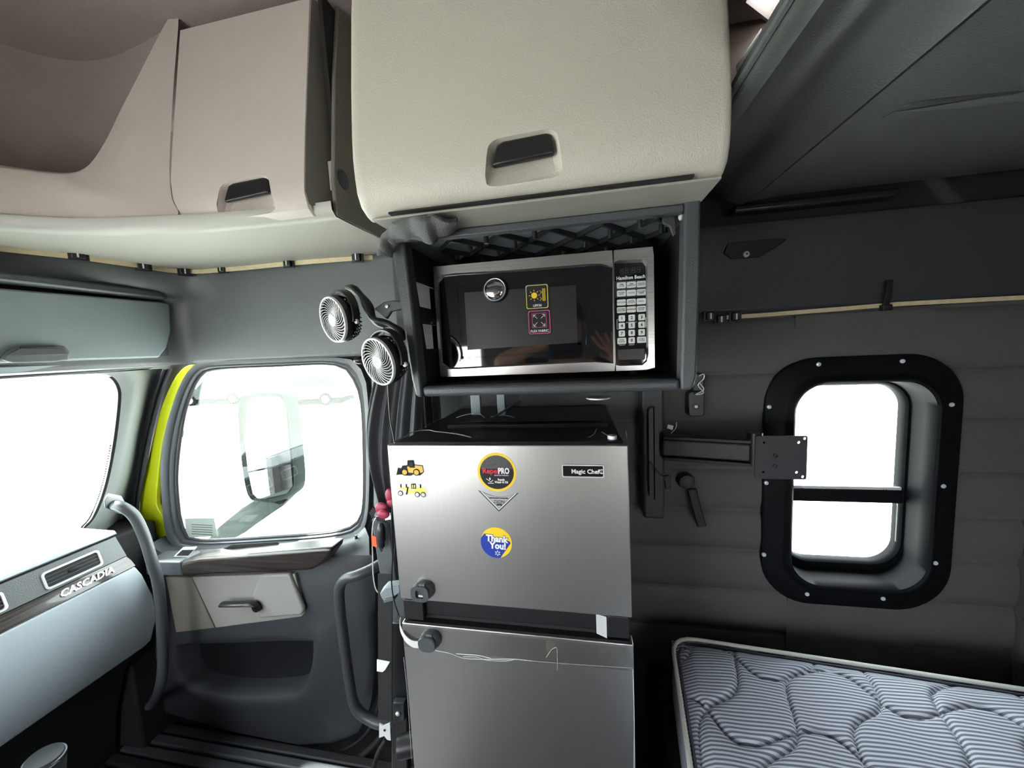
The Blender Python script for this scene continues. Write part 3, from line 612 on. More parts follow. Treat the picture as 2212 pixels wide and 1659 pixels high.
hm = MB().tube(sm([PY(480, 1305, 1.082), PY(510, 1305, 1.078), PY(545, 1304, 1.082), PY(560, 1312, 1.10)], 5), [.015]*11+[.018]*5, 12, flat=.55).build('door_handle', blackp, d1)
MB().lathe([(.018, 0), (.016, -.012), (.006, -.014)], PY(557, 1310, 1.102), (0, 1, 0), 18).build('handle_pivot', blackp, d1)
# armrest with wood veneer
q = [PY(*p, 1.06) for p in ((388, 1216), (430, 1207), (560, 1196), (700, 1184), (717, 1184), (714, 1196), (696, 1220), (672, 1233), (620, 1238), (480, 1242), (392, 1244))]
MB().prism(q, (0, .075, .0)).build('armrest_trim', woodx, d1, bevel=.012, seg=4, label='glossy dark wood armrest trim')
q = [PY(*p, 1.062) for p in ((312, 1213), (388, 1214), (394, 1245), (316, 1243))]
MB().prism(q, (0, .08, 0)).build('armrest_end', darkp2, d1, bevel=.006, seg=3)
q = [PY(*p, 1.122) for p in ((458, 1197), (500, 1177), (598, 1171), (603, 1176), (604, 1190), (540, 1196))]
MB().prism(q, (0, .006, 0)).build('pull_cup', blackm, d1, bevel=.002)
# window switch
q = [PY(*p, 1.09) for p in ((375, 1203), (392, 1187), (422, 1186), (408, 1203))]
sw = MB().prism(q, (0, .008, .006)).build('switch_plate', silver, d1, bevel=.001)
q = [PY(*p, 1.088) for p in ((380, 1201), (393, 1189), (418, 1188), (406, 1201))]
MB().prism(q, (0, .006, .004)).build('window_switch', blackp, sw, bevel=.001)
c = PY(770, 1163, 1.16); MB().lathe([(.006, 0), (.006, .004), (.0035, .005), (.0035, .010), (.006, .011), (.005, .014)], c, (0, -.2, 1), 14).build('lock_knob', blackp, d1)
# printed label on the glass
q = [PY(*p, 1.228) for p in ((399, 1120), (462, 1119), (470, 1158), (403, 1162))]
st = MB().prism(q, (0, .001, 0)).build('window_label', mat('grey_green_label', (.30, .34, .31), .6), d1, label='grey warning label in the lower corner of the glass')
for k in range(5): 
    a = PY(414, 1133+5*k, 1.2265); b = PY(458, 1131+5*k, 1.2265); MB().box(a.x, b.x, 1.2262, 1.227, a.z-.0008, a.z+.0008).build('printed_line', inkgrey, st)
# B pillar and sill
tb = structe('trim_4', (-.7, 1.2, -.05), 'grey B-pillar trim behind the cab door')
bl = [PY(*p, 1.19) for p in ((788, 770), (800, 800), (806, 900), (808, 1150), (812, 1310), (822, 1430), (818, 1540))]
br = [PY(*p, 1.20) for p in ((905, 760), (905, 800), (905, 900), (905, 1150), (905, 1310), (905, 1430), (905, 1540))]
MB().loft([sm([p+V((-.01, .03, 0)) for p in bl], 3), sm(bl, 3), sm([p+V((.03, -.015, 0)) for p in bl], 3), sm(br, 3)], close=False).build('pillar_cover', grayp, tb, ang=50)
q = [PY(*p, 1.2) for p in ((795, 1200), (905, 1200), (905, 1620), (700, 1640), (740, 1580), (800, 1500))]
MB().prism(q, (0, .02, 0)).build('lower_cover', blackp, tb)
MB().tube(sm([PY(*p, 1.165) for p in ((816, 1320), (826, 1420), (822, 1500), (800, 1570), (760, 1610), (700, 1636))], 5), .006, 8).build('rubber_bead', rubber, tb)
MB().tube(sm([PY(*p, 1.15) for p in ((840, 1560), (815, 1600), (770, 1640), (700, 1680))], 5), .010, 8).build('rubber_bead', rubber, tb)
sl_ = structe('trim_5', (-1.2, 1.1, -.08), 'ribbed black step sill along the door')
for k in range(5):
    MB().box(-1.9, -.62, .93+.045*k, .965+.045*k, -.08, -.062+.004*(k % 2)).build('sill_rib', darkp2 if k in (2, 3) else carpet, sl_, bevel=.006)
# grab bar by the curtain
hb = thing('grab_bar', (-.75, .97, .5), 'black bent tubular grab bar between the cab door and the seat belt', 'grab bar')
MB().tube(sm([(-.64, 1.10, .815), (-.68, 1.03, .805), (-.726, 1.0, .793), (-.768, 1.0, .778), (-.792, 1.0, .745), (-.798, 1.0, .68), (-.797, 1.0, .60), (-.793, 1.0, .46), (-.785, 1.0, .345), (-.768, 1.0, .305), (-.73, 1.0, .280), (-.68, 1.0, .272), (-.62, 1.04, .27)], 5), .0165, 14).build('tube', barm, hb)
MB().lathe([(.03, 0), (.03, .01), (.02, .014)], (-.635, 1.11, .815), (0, -1, 0), 18).build('flange', blackp, hb)
MB().lathe([(.03, 0), (.03, .01), (.02, .014)], (-.61, 1.05, .27), (-1, 0, 0), 18).build('flange', blackp, hb)

exec_marker = 1
# ================================================================== microwave compartment
cmp_ = thing('microwave_shelf', (-.08, .9, 1.4), 'black open compartment with rounded frame hanging under the large cabinet', 'shelf')
Yf = .72
def post(xo_t, xi_t, xo_b, xi_b, zt, zb_, name, rb):
    pts = [(xo_t, zt), (xi_t, zt), (xi_b, zb_)] + [(xo_b, zb_)]
    return pts
fl = [(-.372, 1.737), (-.343, 1.737), (-.3355, 1.60), (-.329, 1.43), (-.328, 1.404), (-.338, 1.403), (-.343, 1.409), (-.349, 1.44), (-.366, 1.64)]
MB().py(fl, Yf, Yf+.035).build('side_post', darkp2, cmp_, bevel=.005, seg=3)
fr_ = [(.190, 1.744), (.217, 1.744), (.216, 1.60), (.211, 1.43), (.205, 1.409), (.198, 1.405), (.184, 1.405), (.183, 1.43), (.187, 1.6)]
MB().py(fr_, Yf, Yf+.035).build('side_post', darkp2, cmp_, bevel=.005, seg=3)
MB().py([(-.327, 1.404), (.183, 1.404), (.183, 1.426), (-.329, 1.426)], Yf+.002, Yf+.03).build('bottom_rail', darkp2, cmp_, bevel=.008, seg=4)
MB().py([(-.343, 1.722), (.190, 1.722), (.190, 1.7375), (-.343, 1.7375)], Yf+.002, Yf+.02).build('top_rail', darkp2, cmp_, bevel=.003)
# side walls; the left one has slots
def yz_slab(x_t, x_b, y0, y1, z0, z1, th, mb):
    xx = lambda z: x_b+(x_t-x_b)*(z-1.404)/(1.737-1.404)
    mb.add([(xx(z)+o, y, z) for z in (z0, z1) for y in (y0, y1) for o in (0, th)], [(0, 2, 3, 1), (4, 5, 7, 6), (0, 1, 5, 4), (2, 6, 7, 3), (0, 4, 6, 2), (1, 3, 7, 5)])
lm = MB(); ys = [.75, .785, .93, 1.17]; zs = [1.404, 1.505, 1.562, 1.60, 1.655, 1.737]
for i in range(3):
    for j in range(5):
        if i == 1 and j in (1, 3): continue
        yz_slab(-.366, -.336, ys[i], ys[i+1], zs[j], zs[j+1], .006, lm)
lm.build('side_wall', blackm, cmp_)
rmb = MB(); yz_slab(.208, .203, .75, 1.17, 1.404, 1.737, .006, rmb); rmb.build('side_wall', blackm, cmp_)
MB().box(-.34, .205, .735, 1.17, 1.412, 1.424).build('floor_plate', blackm, cmp_)
MB().box(-.37, .21, 1.16, 1.17, 1.412, 1.737).build('back_plate', blackm, cmp_)
MB().box(-.366, .21, .74, 1.165, 1.7310, 1.7375).build('top_plate', grayl, cmp_)
# diamond lattice on the compartment ceiling with pegs
la = MB(); pg = MB(); n = 0
lx0, lx1, ly0, ly1, lz = -.30, .185, .745, 1.15, 1.7205
def clip_seg(p, q):
    (x0, y0), (x1, y1) = p, q; dx, dy = x1-x0, y1-y0; t0, t1 = 0, 1
    for pp, qq in ((-dx, x0-lx0), (dx, lx1-x0), (-dy, y0-ly0), (dy, ly1-y0)):
        if pp == 0: continue
        r = qq/pp
        if pp < 0: t0 = max(t0, r)
        else: t1 = min(t1, r)
    return None if t0 >= t1 else ((x0+dx*t0, y0+dy*t0), (x0+dx*t1, y0+dy*t1))
for k in range(-8, 16):
    for sg in (1, -1):
        x = lx0+.1*k; s = clip_seg((x, ly0-.2), (x+sg*.60, ly1+.2))
        if s:
            a, b = s; dd = V((b[0]-a[0], b[1]-a[1], 0)).normalized(); w = V((-dd.y, dd.x, 0))*.003
            la.prism([V((a[0], a[1], lz))-w, V((b[0], b[1], lz))-w, V((b[0], b[1], lz))+w, V((a[0], a[1], lz))+w], (0, 0, .010))
la.build('lattice', blackp, cmp_, label='diamond lattice under the top of the compartment')
sp_ = .1*.805/.60/2
for i in range(12):
    for j in range(9):
        x = lx0+.05*i+.02; y = ly0+.055*j+.01
        if (i+j) % 2 == 0 and lx0 < x < lx1 and y < 1.1 and (i+j*7) % 3: pg.lathe([(.005, 0), (.005, .02)], (x, y, lz-.008), (0, 0, 1), 8)
pg.build('lattice_pegs', blackp, cmp_, kind='stuff')
for (x, y, z) in ((.185, .74, 1.72), (.195, .76, 1.45), (.197, .76, 1.42)):
    MB().lathe([(.006, 0), (.006, -.006), (.003, -.008)], (x+.008, y, z), (1, 0, 0), 12).build('bolt', silver, cmp_)
q = [(.158, 1.728), (.182, 1.729), (.184, 1.695), (.178, 1.690), (.172, 1.708), (.160, 1.715)]
MB().py(q, .75, .757).build('corner_bracket', darkp, cmp_, bevel=.002)

# ================================================================== microwave
mw = thing('microwave_oven', (-.085, .97, 1.425), 'stainless microwave oven with black glass door inside the open compartment', 'microwave')
mx0, mx1, mz0, mz1, my = -.3255, .158, 1.437, 1.693, .83
MB().box(mx0+.004, mx1-.004, my+.012, my+.27, mz0+.002, mz1-.002).build('body', blackp, mw, bevel=.004)
for fx, fy in ((-.29, .87), (.12, .87), (-.29, 1.06), (.12, 1.06)): MB().lathe([(.01, 0), (.012, .014)], (fx, fy, 1.4245), (0, 0, 1), 12).build('foot', rubber, mw)
ds = .0755                                                           # seam between door and panel
ga = [(p.x, p.z) for p in [PY(*q, my-.006) for q in ((955, 788), (951, 700), (947, 612), (953, 598), (975, 594), (1100, 588), (1323, 571), (1325, 797), (1300, 785), (1284, 779), (1262, 779), (975, 795), (960, 793))]]
def fitloop(pts, c, n=72): return radial(pts, c, n)
cd_ = (-.12, 1.565)
go = radial([(mx0, mz0), (ds, mz0), (ds, mz1), (mx0, mz1)], cd_); gi_ = radial([(x, z) for x, z in ga], cd_)
# exact corners for the outer door outline
def ring(lo, y): return [V((x, y, z)) for x, z in lo]
corner = [(mx0, mz0), (ds, mz0), (ds, mz1), (mx0, mz1)]
for cx_, cz_ in corner:
    k = min(range(len(go)), key=lambda i: (go[i][0]-cx_)**2+(go[i][1]-cz_)**2); go[k] = (cx_, cz_)
rings = [ring(go, my+.012), ring(go, my-.004), ring([(x*.97+y_[0]*.03, z*.97+y_[1]*.03) for (x, z), y_ in zip(go, gi_)], my-.008), ring([(x*.15+y_[0]*.85, z*.15+y_[1]*.85) for (x, z), y_ in zip(go, gi_)], my-.008), ring(gi_, my-.004), ring(gi_, my)]
dr = MB().loft(rings).build('door', steel, mw, ang=30, label='stainless door surround')
MB().loft([ring(gi_, my-.002), ring(gi_, my+.004)], True, True).build('door_glass', blackglass, dr, smooth=False)
wr_ = [(p.x, p.z) for p in [PY(*q, my-.004) for q in ((995, 770), (985, 640), (988, 622), (1010, 617), (1240, 607), (1258, 612), (1266, 630), (1270, 745), (1262, 757), (1010, 774))]]
wo = sm2(wr_, 3); cc = (sum(p[0] for p in wo)/len(wo), sum(p[1] for p in wo)/len(wo))
so = lambda s: [(cc[0]+(x-cc[0])*s, cc[1]+(z-cc[1])*s) for x, z in wo]
MB().loft([ring(so(1.0), my-.0022), ring(so(.995), my-.0032), ring(so(.975), my-.0032), ring(so(.97), my-.0022)]).build('window_bead', blackglass, dr)
qa = [PY(*q, my-.0026) for q in ((1003, 632), (1244, 616), (1248, 740), (1010, 756))]
MB().prism(qa, (0, .0005, 0)).build('window_screen', perfm, dr, smooth=False)
# control panel
pn = MB(); po = [(ds+.0015, mz0), (mx1-.002, mz0), (mx1, mz0+.003), (mx1, mz1-.003), (mx1-.002, mz1), (ds+.0015, mz1)]
pb = [(p.x, p.z) for p in [PY(*q, my-.006) for q in ((1329, 788), (1388, 786), (1397, 776), (1395, 575), (1388, 566), (1327, 569))]]
cpn = (.118, 1.565); a_, b_ = radial(po, cpn), radial(pb, cpn)
for cx_, cz_ in po:
    k = min(range(len(a_)), key=lambda i: (a_[i][0]-cx_)**2+(a_[i][1]-cz_)**2); a_[k] = (cx_, cz_)
for cx_, cz_ in pb:
    k = min(range(len(b_)), key=lambda i: (b_[i][0]-cx_)**2+(b_[i][1]-cz_)**2); b_[k] = (cx_, cz_)
cpo = MB().loft([ring(a_, my+.012), ring(a_, my-.004), ring([(x*.95+y_[0]*.05, z*.95+y_[1]*.05) for (x, z), y_ in zip(a_, b_)], my-.008), ring([(x*.2+y_[0]*.8, z*.2+y_[1]*.8) for (x, z), y_ in zip(a_, b_)], my-.008), ring(b_, my-.003)]).build('control_panel', steel, mw, ang=30)
MB().loft([ring(b_, my-.003), ring(b_, my+.004)], True, True).build('panel_glass', blackglass, cpo, smooth=False)
q = [PY(*p, my-.0034) for p in ((1329, 608), (1397, 604), (1397, 639), (1329, 643))]
MB().prism(q, (0, .0003, 0)).build('blue_band', mat('navy_print', (.03, .045, .075), .3), cpo, smooth=False)
prs = []; lab = []; btn = [(w, r_, c_) for r_, row in enumerate((('TIME\nCOOK', 'TIME\nDEFROST', 'WEIGHT\nDEFROST'), ('POWER\nLEVEL', 'CLOCK', 'KITCHEN\nTIMER'), ('POPCORN', 'BAKED\nPOTATO', 'PIZZA'), ('FROZEN\nVEGETABLE', 'BEVERAGE', 'DINNER\nPLATE'), '123', '456', '789', ('STOP\nCANCEL', '0', 'START\n+30 SEC'))) for c_, w in enumerate(row)]
rowy = [616.5, 634, 653.5, 669.8, 687.8, 704, 720.5, 736.5]
for w, r_, c_ in btn:
    px_ = 1342.2+21.4*c_+(r_ > 3)*.9; py_ = rowy[r_]-1.1*c_*1.2
    wide = r_ < 4 or w.startswith('ST'); c = PY(px_, py_, my-.0034); hw, hh = (.0092 if wide else .0066), (.0062 if r_ < 3 or r_ == 3 else .0066)
    MB().py(rr(c.x-hw, c.x+hw, c.z-hh, c.z+hh, .0022, 3), my-.0048, my-.003).build('button', btnm, cpo, smooth=False)
    prs.append(text('p', w, (c.x, my-.0050, c.z), .0082 if len(w) == 1 else .0040, ink, cpo, ext=.0001, off=.0003 if len(w) == 1 else .00006))
joined('button_lettering', prs, 'black lettering on the buttons')
lt = [text('t', 'Hamilton Beach', PY(1362.5, 599.5, my-.0045), .0104, white, cpo, off=.00012, roll=.0, xs=.88)]
lt.append(text('t', '\u00ae', PY(1391.5, 596, my-.0045), .004, white, cpo))
lt.append(text('t', 'EXPRESS COOK', PY(1364, 696.3, my-.0045), .0032, white, cpo))
lt.append(text('t', 'TURN OFF', PY(1343.5, 745.5, my-.0045), .0028, white, cpo)); lt.append(text('t', 'MEMORY', PY(1364.5, 744.8, my-.0045), .0028, white, cpo))
lt_o = joined('white_lettering', lt); lt_o['kind'] = 'stuff'
text('display_digits', '88:88', PY(1361, 585, my-.0045), .017, mat('unlit_digits', (.028, .022, .022), .5), cpo, xs=1.15)
for sgn, q in ((1, ((1336, 690), (1333, 690), (1333, 711), (1337, 711))), (-1, ((1392, 686), (1395, 686), (1395, 707), (1392, 708)))):
    MB().tube([PY(*p, my-.0042) for p in q], .0005, 6).build('bracket_line', white, cpo)
c = PY(1364, 765.5, my-.006); MB().py(rr(c.x-.028, c.x+.028, c.z-.0125, c.z+.0125, .004), my-.008, my-.003).build('release_button', blackp, cpo, bevel=.0015)
# round convex mirror
rm = thing('convex_mirror', PY(1068, 640, .82), 'small round convex blind-spot mirror stuck on the microwave door', 'mirror')
c = PY(1068, 625, .816); MB().lathe([(.0275, .0065), (.0285, .002), (.027, -.003), (.0245, -.004)], (c.x, .8215, c.z), (0, 1, 0), 36).build('rim', blackp, rm)
MB().lathe([(.0255, -.0025), (.0245, -.0042), (.0235, -.0040)], (c.x, .8215, c.z), (0, 1, 0), 36, cap=False).build('silver_ring', silver, rm)
MB().lathe([(.0245, -.003)]+[(.0235*math.cos(t*PI/2/8), -.0035-.0065*math.sin(t*PI/2/8)) for t in range(0, 8)]+[(.0006, -.010)], (c.x, .8215, c.z), (0, 1, 0), 36).build('mirror_glass', chrome, rm, ang=80)
# two square stickers
def sq_sticker(q, m_, label, word):
    t = thing('sticker', PY(*q, .8265), label, 'sticker'); c = PY(*q, .8262); h = .0265; y = .8262
    sk_ = -.06
    def P(u, v): return (c.x+u*h, y, c.z+v*h+u*h*.0)
    MB().py(rr(c.x-h, c.x+h, c.z-h*1.05, c.z+h*1.05, .005), y-.0003, y+.0015).build('backing', inkgrey, t, smooth=False)
    i = .0022; L = [aty(rr(c.x-h+i+k, c.x+h-i-k, c.z-h*1.05+i+k, c.z+h*1.05-i-k, .004), y-.0007) for k in (0, .0013)]
    MB().loft(L).build('border', m_, t, smooth=False)
    text('lettering', word, (c.x, y-.0008, c.z-.0195), .0072, white, t, off=.00012)
    return t, c, y
def line(mb, a, b, w, y, th=.0004):
    d = V((b[0]-a[0], 0, b[1]-a[1])).normalized(); n = V((-d.z, 0, d.x))*w/2
    A_, B_ = V((a[0], y, a[1])), V((b[0], y, b[1])); mb.prism([A_-n, B_-n, B_+n, A_+n], (0, th, 0))
t, c, y = sq_sticker((1160, 641), lyellow, 'black square sticker with a yellow sun and the word UPF30', 'UPF30')
yy = y-.0009; s = MB().py(circle(c.x-.006, c.z+.003, .0065, 24), yy, yy+.0004)
for k in range(8):
    an = k*PI/4; line(s, (c.x-.006+.0085*math.cos(an), c.z+.003+.0085*math.sin(an)), (c.x-.006+.0125*math.cos(an), c.z+.003+.0125*math.sin(an)), .0011, yy)
for k in range(4): line(s, (c.x+.0125+.0019*k, c.z-.010), (c.x+.0125+.0019*k, c.z+.017), .0008, yy)
for zz in (.009, -.005):
    line(s, (c.x+.006, c.z+zz+.004), (c.x+.011, c.z+zz), .0008, yy); line(s, (c.x+.011, c.z+zz), (c.x+.006, c.z+zz-.004), .0008, yy)
s.build('sun_print', yellow, t, smooth=False)
t, c, y = sq_sticker((1165, 696), pink, 'black square sticker with pink border, arrows and the words FLEX FABRIC', 'FLEX FABRIC')
for o in list(t.children):
    if o.name.startswith('lettering'): pass
yy = y-.0009; s = MB(); s2 = MB()
for (a, b) in (((-1, -1), (1, -1)), ((1, -1), (1, 1)), ((1, 1), (-1, 1)), ((-1, 1), (-1, -1))): line(s2, (c.x+a[0]*.0155, c.z+.004+a[1]*.0155), (c.x+b[0]*.0155, c.z+.004+b[1]*.0155), .0007, yy)
s2.build('square_outline', pink, t, smooth=False)
for sx in (-1, 1):
    for sz in (-1, 1):
        e = (c.x+sx*.0125, c.z+.004+sz*.0125); line(s, (c.x+sx*.004, c.z+.004+sz*.004), e, .0009, yy); line(s, e, (e[0]-sx*.0055, e[1]), .0009, yy); line(s, e, (e[0], e[1]-sz*.0055), .0009, yy)
s.build('arrow_print', white, t, smooth=False)

# ================================================================== refrigerator
rf = thing('refrigerator', (-.16, .9, .455), 'two-door stainless compact refrigerator with black cabinet under the microwave', 'refrigerator')
FY = .69; fx0, fx1 = -.4005, .0835; zt, zu, zl, zbm = 1.309, .9655, .909, .45
MB().box(fx0+.004, fx1-.004, FY+.05, 1.165, zbm, zt-.004).build('body', blackp, rf, bevel=.005, seg=3)
MB().box(fx0+.006, fx1-.006, FY+.012, FY+.05, zt-.012, zt+.004).build('top_cap', blackp, rf, bevel=.003)
MB().box(fx0+.002, fx1-.002, FY+.02, FY+.05, zbm, zt-.012).build('gasket', blackm, rf)
ud = MB().py([(fx0, zu), (fx1+.002, zu), (fx1, zt), (fx0, zt)], FY, FY+.026).build('freezer_door', steel2, rf, bevel=.0022, seg=3)
ld = MB().box(fx0-.001, fx1+.004, FY, FY+.026, zbm, zl).build('fridge_door', steel2, rf, bevel=.0022, seg=3)
# handle gap: black recessed band with raised left block and silver tab
MB().box(fx0+.004, fx0+.05, FY+.004, FY+.03, zl+.006, zu-.004).build('handle_grip', blackp, rf, bevel=.002)
MB().px([(FY+.022, zl+.002), (FY+.004, zl+.003), (FY+.002, zl+.001), (FY+.03, zl+.001)], fx0+.004, fx1-.002).build('handle_ledge', blackp, rf)
MB().box(fx0+.05, fx1-.004, FY+.016, FY+.03, zl+.012, zu-.006).build('handle_band', blackp, rf, bevel=.002)
MB().py([(fx1-.066, zu-.002), (fx1-.046, zu-.007), (fx1-.046, zl+.004), (fx1-.066, zl+.012)], FY+.006, FY+.012).build('hinge_plate', silver, rf)
MB().box(fx1-.045, fx1-.003, FY+.006, FY+.03, zl+.006, zu-.004).build('hinge_cover', blackp, rf, bevel=.002)
MB().box(-.33, .06, .86, .868, zt-.004, zt+.004).box(-.32, .05, .92, .95, zt-.004, zt-.001).build('top_rib', blackp, rf)
MB().lathe([(.009, 0), (.009, .007), (.005, .008)], (.058, FY+.032, zt+.004), (0, 0, 1), 16).build('hinge_bolt', silver, rf)
# door badge
c = PY(1259, 1017, FY); w_, h_ = .0375, .0105
bd = MB().loft([aty(rr(c.x-w_-.002, c.x+w_+.002, c.z-h_-.002, c.z+h_+.002, .003), FY), aty(rr(c.x-w_-.002, c.x+w_+.002, c.z-h_-.002, c.z+h_+.002, .003), FY-.003), aty(rr(c.x-w_, c.x+w_, c.z-h_, c.z+h_, .002), FY-.003), aty(rr(c.x-w_, c.x+w_, c.z-h_, c.z+h_, .002), FY-.0015)], False, True).build('badge', silver, rf, label='silver-rimmed black badge')
MB().py(rr(c.x-w_+.0003, c.x+w_-.0003, c.z-h_+.0003, c.z+h_-.0003, .002), FY-.0022, FY-.001).build('badge_plate', ink, bd, smooth=False)
text('badge_lettering', 'Magic Chef\u00ae', (c.x+.0085, FY-.0025, c.z-.001), .0118, white, bd, off=.0003, xs=.98)
# scratches and dents on lower door (faint)
# ---- stickers on the freezer door
def disc(name, c, r, y0, th, m_, par, n=48): return MB().py(circle(c.x, c.z, r, n), y0, y0+th).build(name, m_, par, smooth=False)
c = PY(1073, 1020, FY); t = thing('sticker', (c.x, FY, c.z-.04), 'round black sticker with yellow rim, reading RepelPRO', 'sticker')
R0 = .0395; disc('rim', c, R0, FY-.0006, .0006, yellow, t); disc('face', c, .0345, FY-.0009, .0004, inkgrey, t)
MB().py([(c.x+.0343*math.cos(a), c.z+.0343*math.sin(a)) for a in [math.radians(12+156*k/20) for k in range(21)]], FY-.0011, FY-.0008).build('photo_print', mat('spattered_print', (.05, .05, .055), .4, var=.9, vscale=300), t, smooth=False)
text('lettering', 'Repel', (c.x-.0125, FY-.0013, c.z+.0025), .0155, redp, t, off=.0002, xs=.95)
text('lettering', 'PRO', (c.x+.0145, FY-.0013, c.z+.0025), .0165, white, t, off=.0006, xs=.72)
text('lettering', 'INDUSTRIAL STRENGTH', (c.x+.0095, FY-.0013, c.z-.0062), .0030, white, t, xs=.9)
text('lettering', 'Repels\nWater & Oil', (c.x+.0085, FY-.0013, c.z-.0175), .0062, white, t, off=.0002, xs=.85)
s = MB(); yy = FY-.0014
line(s, (c.x-.022, c.z-.013), (c.x-.013, c.z-.020), .001, yy); line(s, (c.x-.013, c.z-.020), (c.x-.008, c.z-.016), .0012, yy); line(s, (c.x-.019, c.z-.0225), (c.x-.007, c.z-.0225), .0012, yy); s.py([(c.x-.0145, c.z-.010), (c.x-.0165, c.z-.0145), (c.x-.0145, c.z-.016), (c.x-.0125, c.z-.0145)], yy, yy+.0004)
s.build('drop_icon', white, t, smooth=False)
c = PY(1077, 1075, FY); t = thing('sticker', (c.x, FY, c.z-.02), 'silver triangular sticker pointing down, reading ZION', 'sticker')
def tri(s_, dz=0):
    tl = (PY(1033, 1059, FY), PY(1121, 1064, FY), PY(1078, 1105, FY)); arc = []
    for k in range(9): u = k/8; p = tl[0].lerp(tl[1], u); arc.append((p.x, p.z-.011*math.sin(PI*u)))
    pts = arc+[(tl[2].x, tl[2].z)]; gx, gz_ = c.x+.001, c.z+.0; return [(gx+(x-gx)*s_, gz_+(z-gz_)*s_+dz) for x, z in pts]
MB().py(tri(1), FY-.0005, FY).build('backing', inkgrey, t, smooth=False); MB().py(tri(.9), FY-.0008, FY-.0004).build('silver_rim', silver, t, smooth=False)
MB().py(tri(.78), FY-.001, FY-.0007).build('inner_line', inkgrey, t, smooth=False); MB().py(tri(.74), FY-.0012, FY-.0009).build('face', mat('silver_print', (.42, .42, .44), .5), t, smooth=False)
text('lettering', 'ZION', (c.x+.001, FY-.0016, c.z-.008), .0085, ink, t, xs=1.1); text('lettering', 'LAUNDRY\nSERVICES', (c.x+.001, FY-.0016, c.z-.0140), .0026, ink, t, off=.0001)
text('lettering', 'PREMIUM QUALITY GUARANTEED', (c.x+.0005, FY-.0016, c.z-.0005), .0030, ink, t, off=.0001, xs=.85)
c = PY(1072, 1172, FY); t = thing('sticker', (c.x, FY, c.z-.033), 'round blue and yellow sticker reading Thank You!', 'sticker')
rr_ = .0325; disc('yellow_disc', c, rr_, FY-.0006, .0006, yellow, t)
bp_ = [(c.x+rr_*math.cos(a), c.z+rr_*math.sin(a)) for a in [math.radians(163+(283-163)*k/20) for k in range(21)]]+[(c.x+.0298, c.z-.000), (c.x+.0285, c.z+.004), (c.x-.024, c.z+.0185)]
MB().py(bp_, FY-.0009, FY-.0005).build('blue_field', blue, t, smooth=False)
sh_ = [text('t', 'Thank', (c.x+.0015, FY-.0011, c.z+.0085), .0190, blue, t, off=.0016, roll=-.05, xs=.92), text('t', 'You!', (c.x+.0035, FY-.0011, c.z-.0065), .0190, blue, t, off=.0016, roll=-.05, xs=.92)]
joined('lettering_shadow', sh_)
text('lettering', 'Thank', (c.x+.0015, FY-.0015, c.z+.0085), .0190, white, t, off=.0008, roll=-.05, xs=.92); text('lettering', 'You!', (c.x+.0035, FY-.0015, c.z-.0065), .0190, white, t, off=.0008, roll=-.05, xs=.92)
s = MB()
for k in range(6): an = PI/2+k*PI/3; line(s, (c.x+.002+.0022*math.cos(an), c.z-.022+.0022*math.sin(an)), (c.x+.002+.0058*math.cos(an), c.z-.022+.0058*math.sin(an)), .0018, FY-.0014)
s.build('spark_mark', white, t, smooth=False)
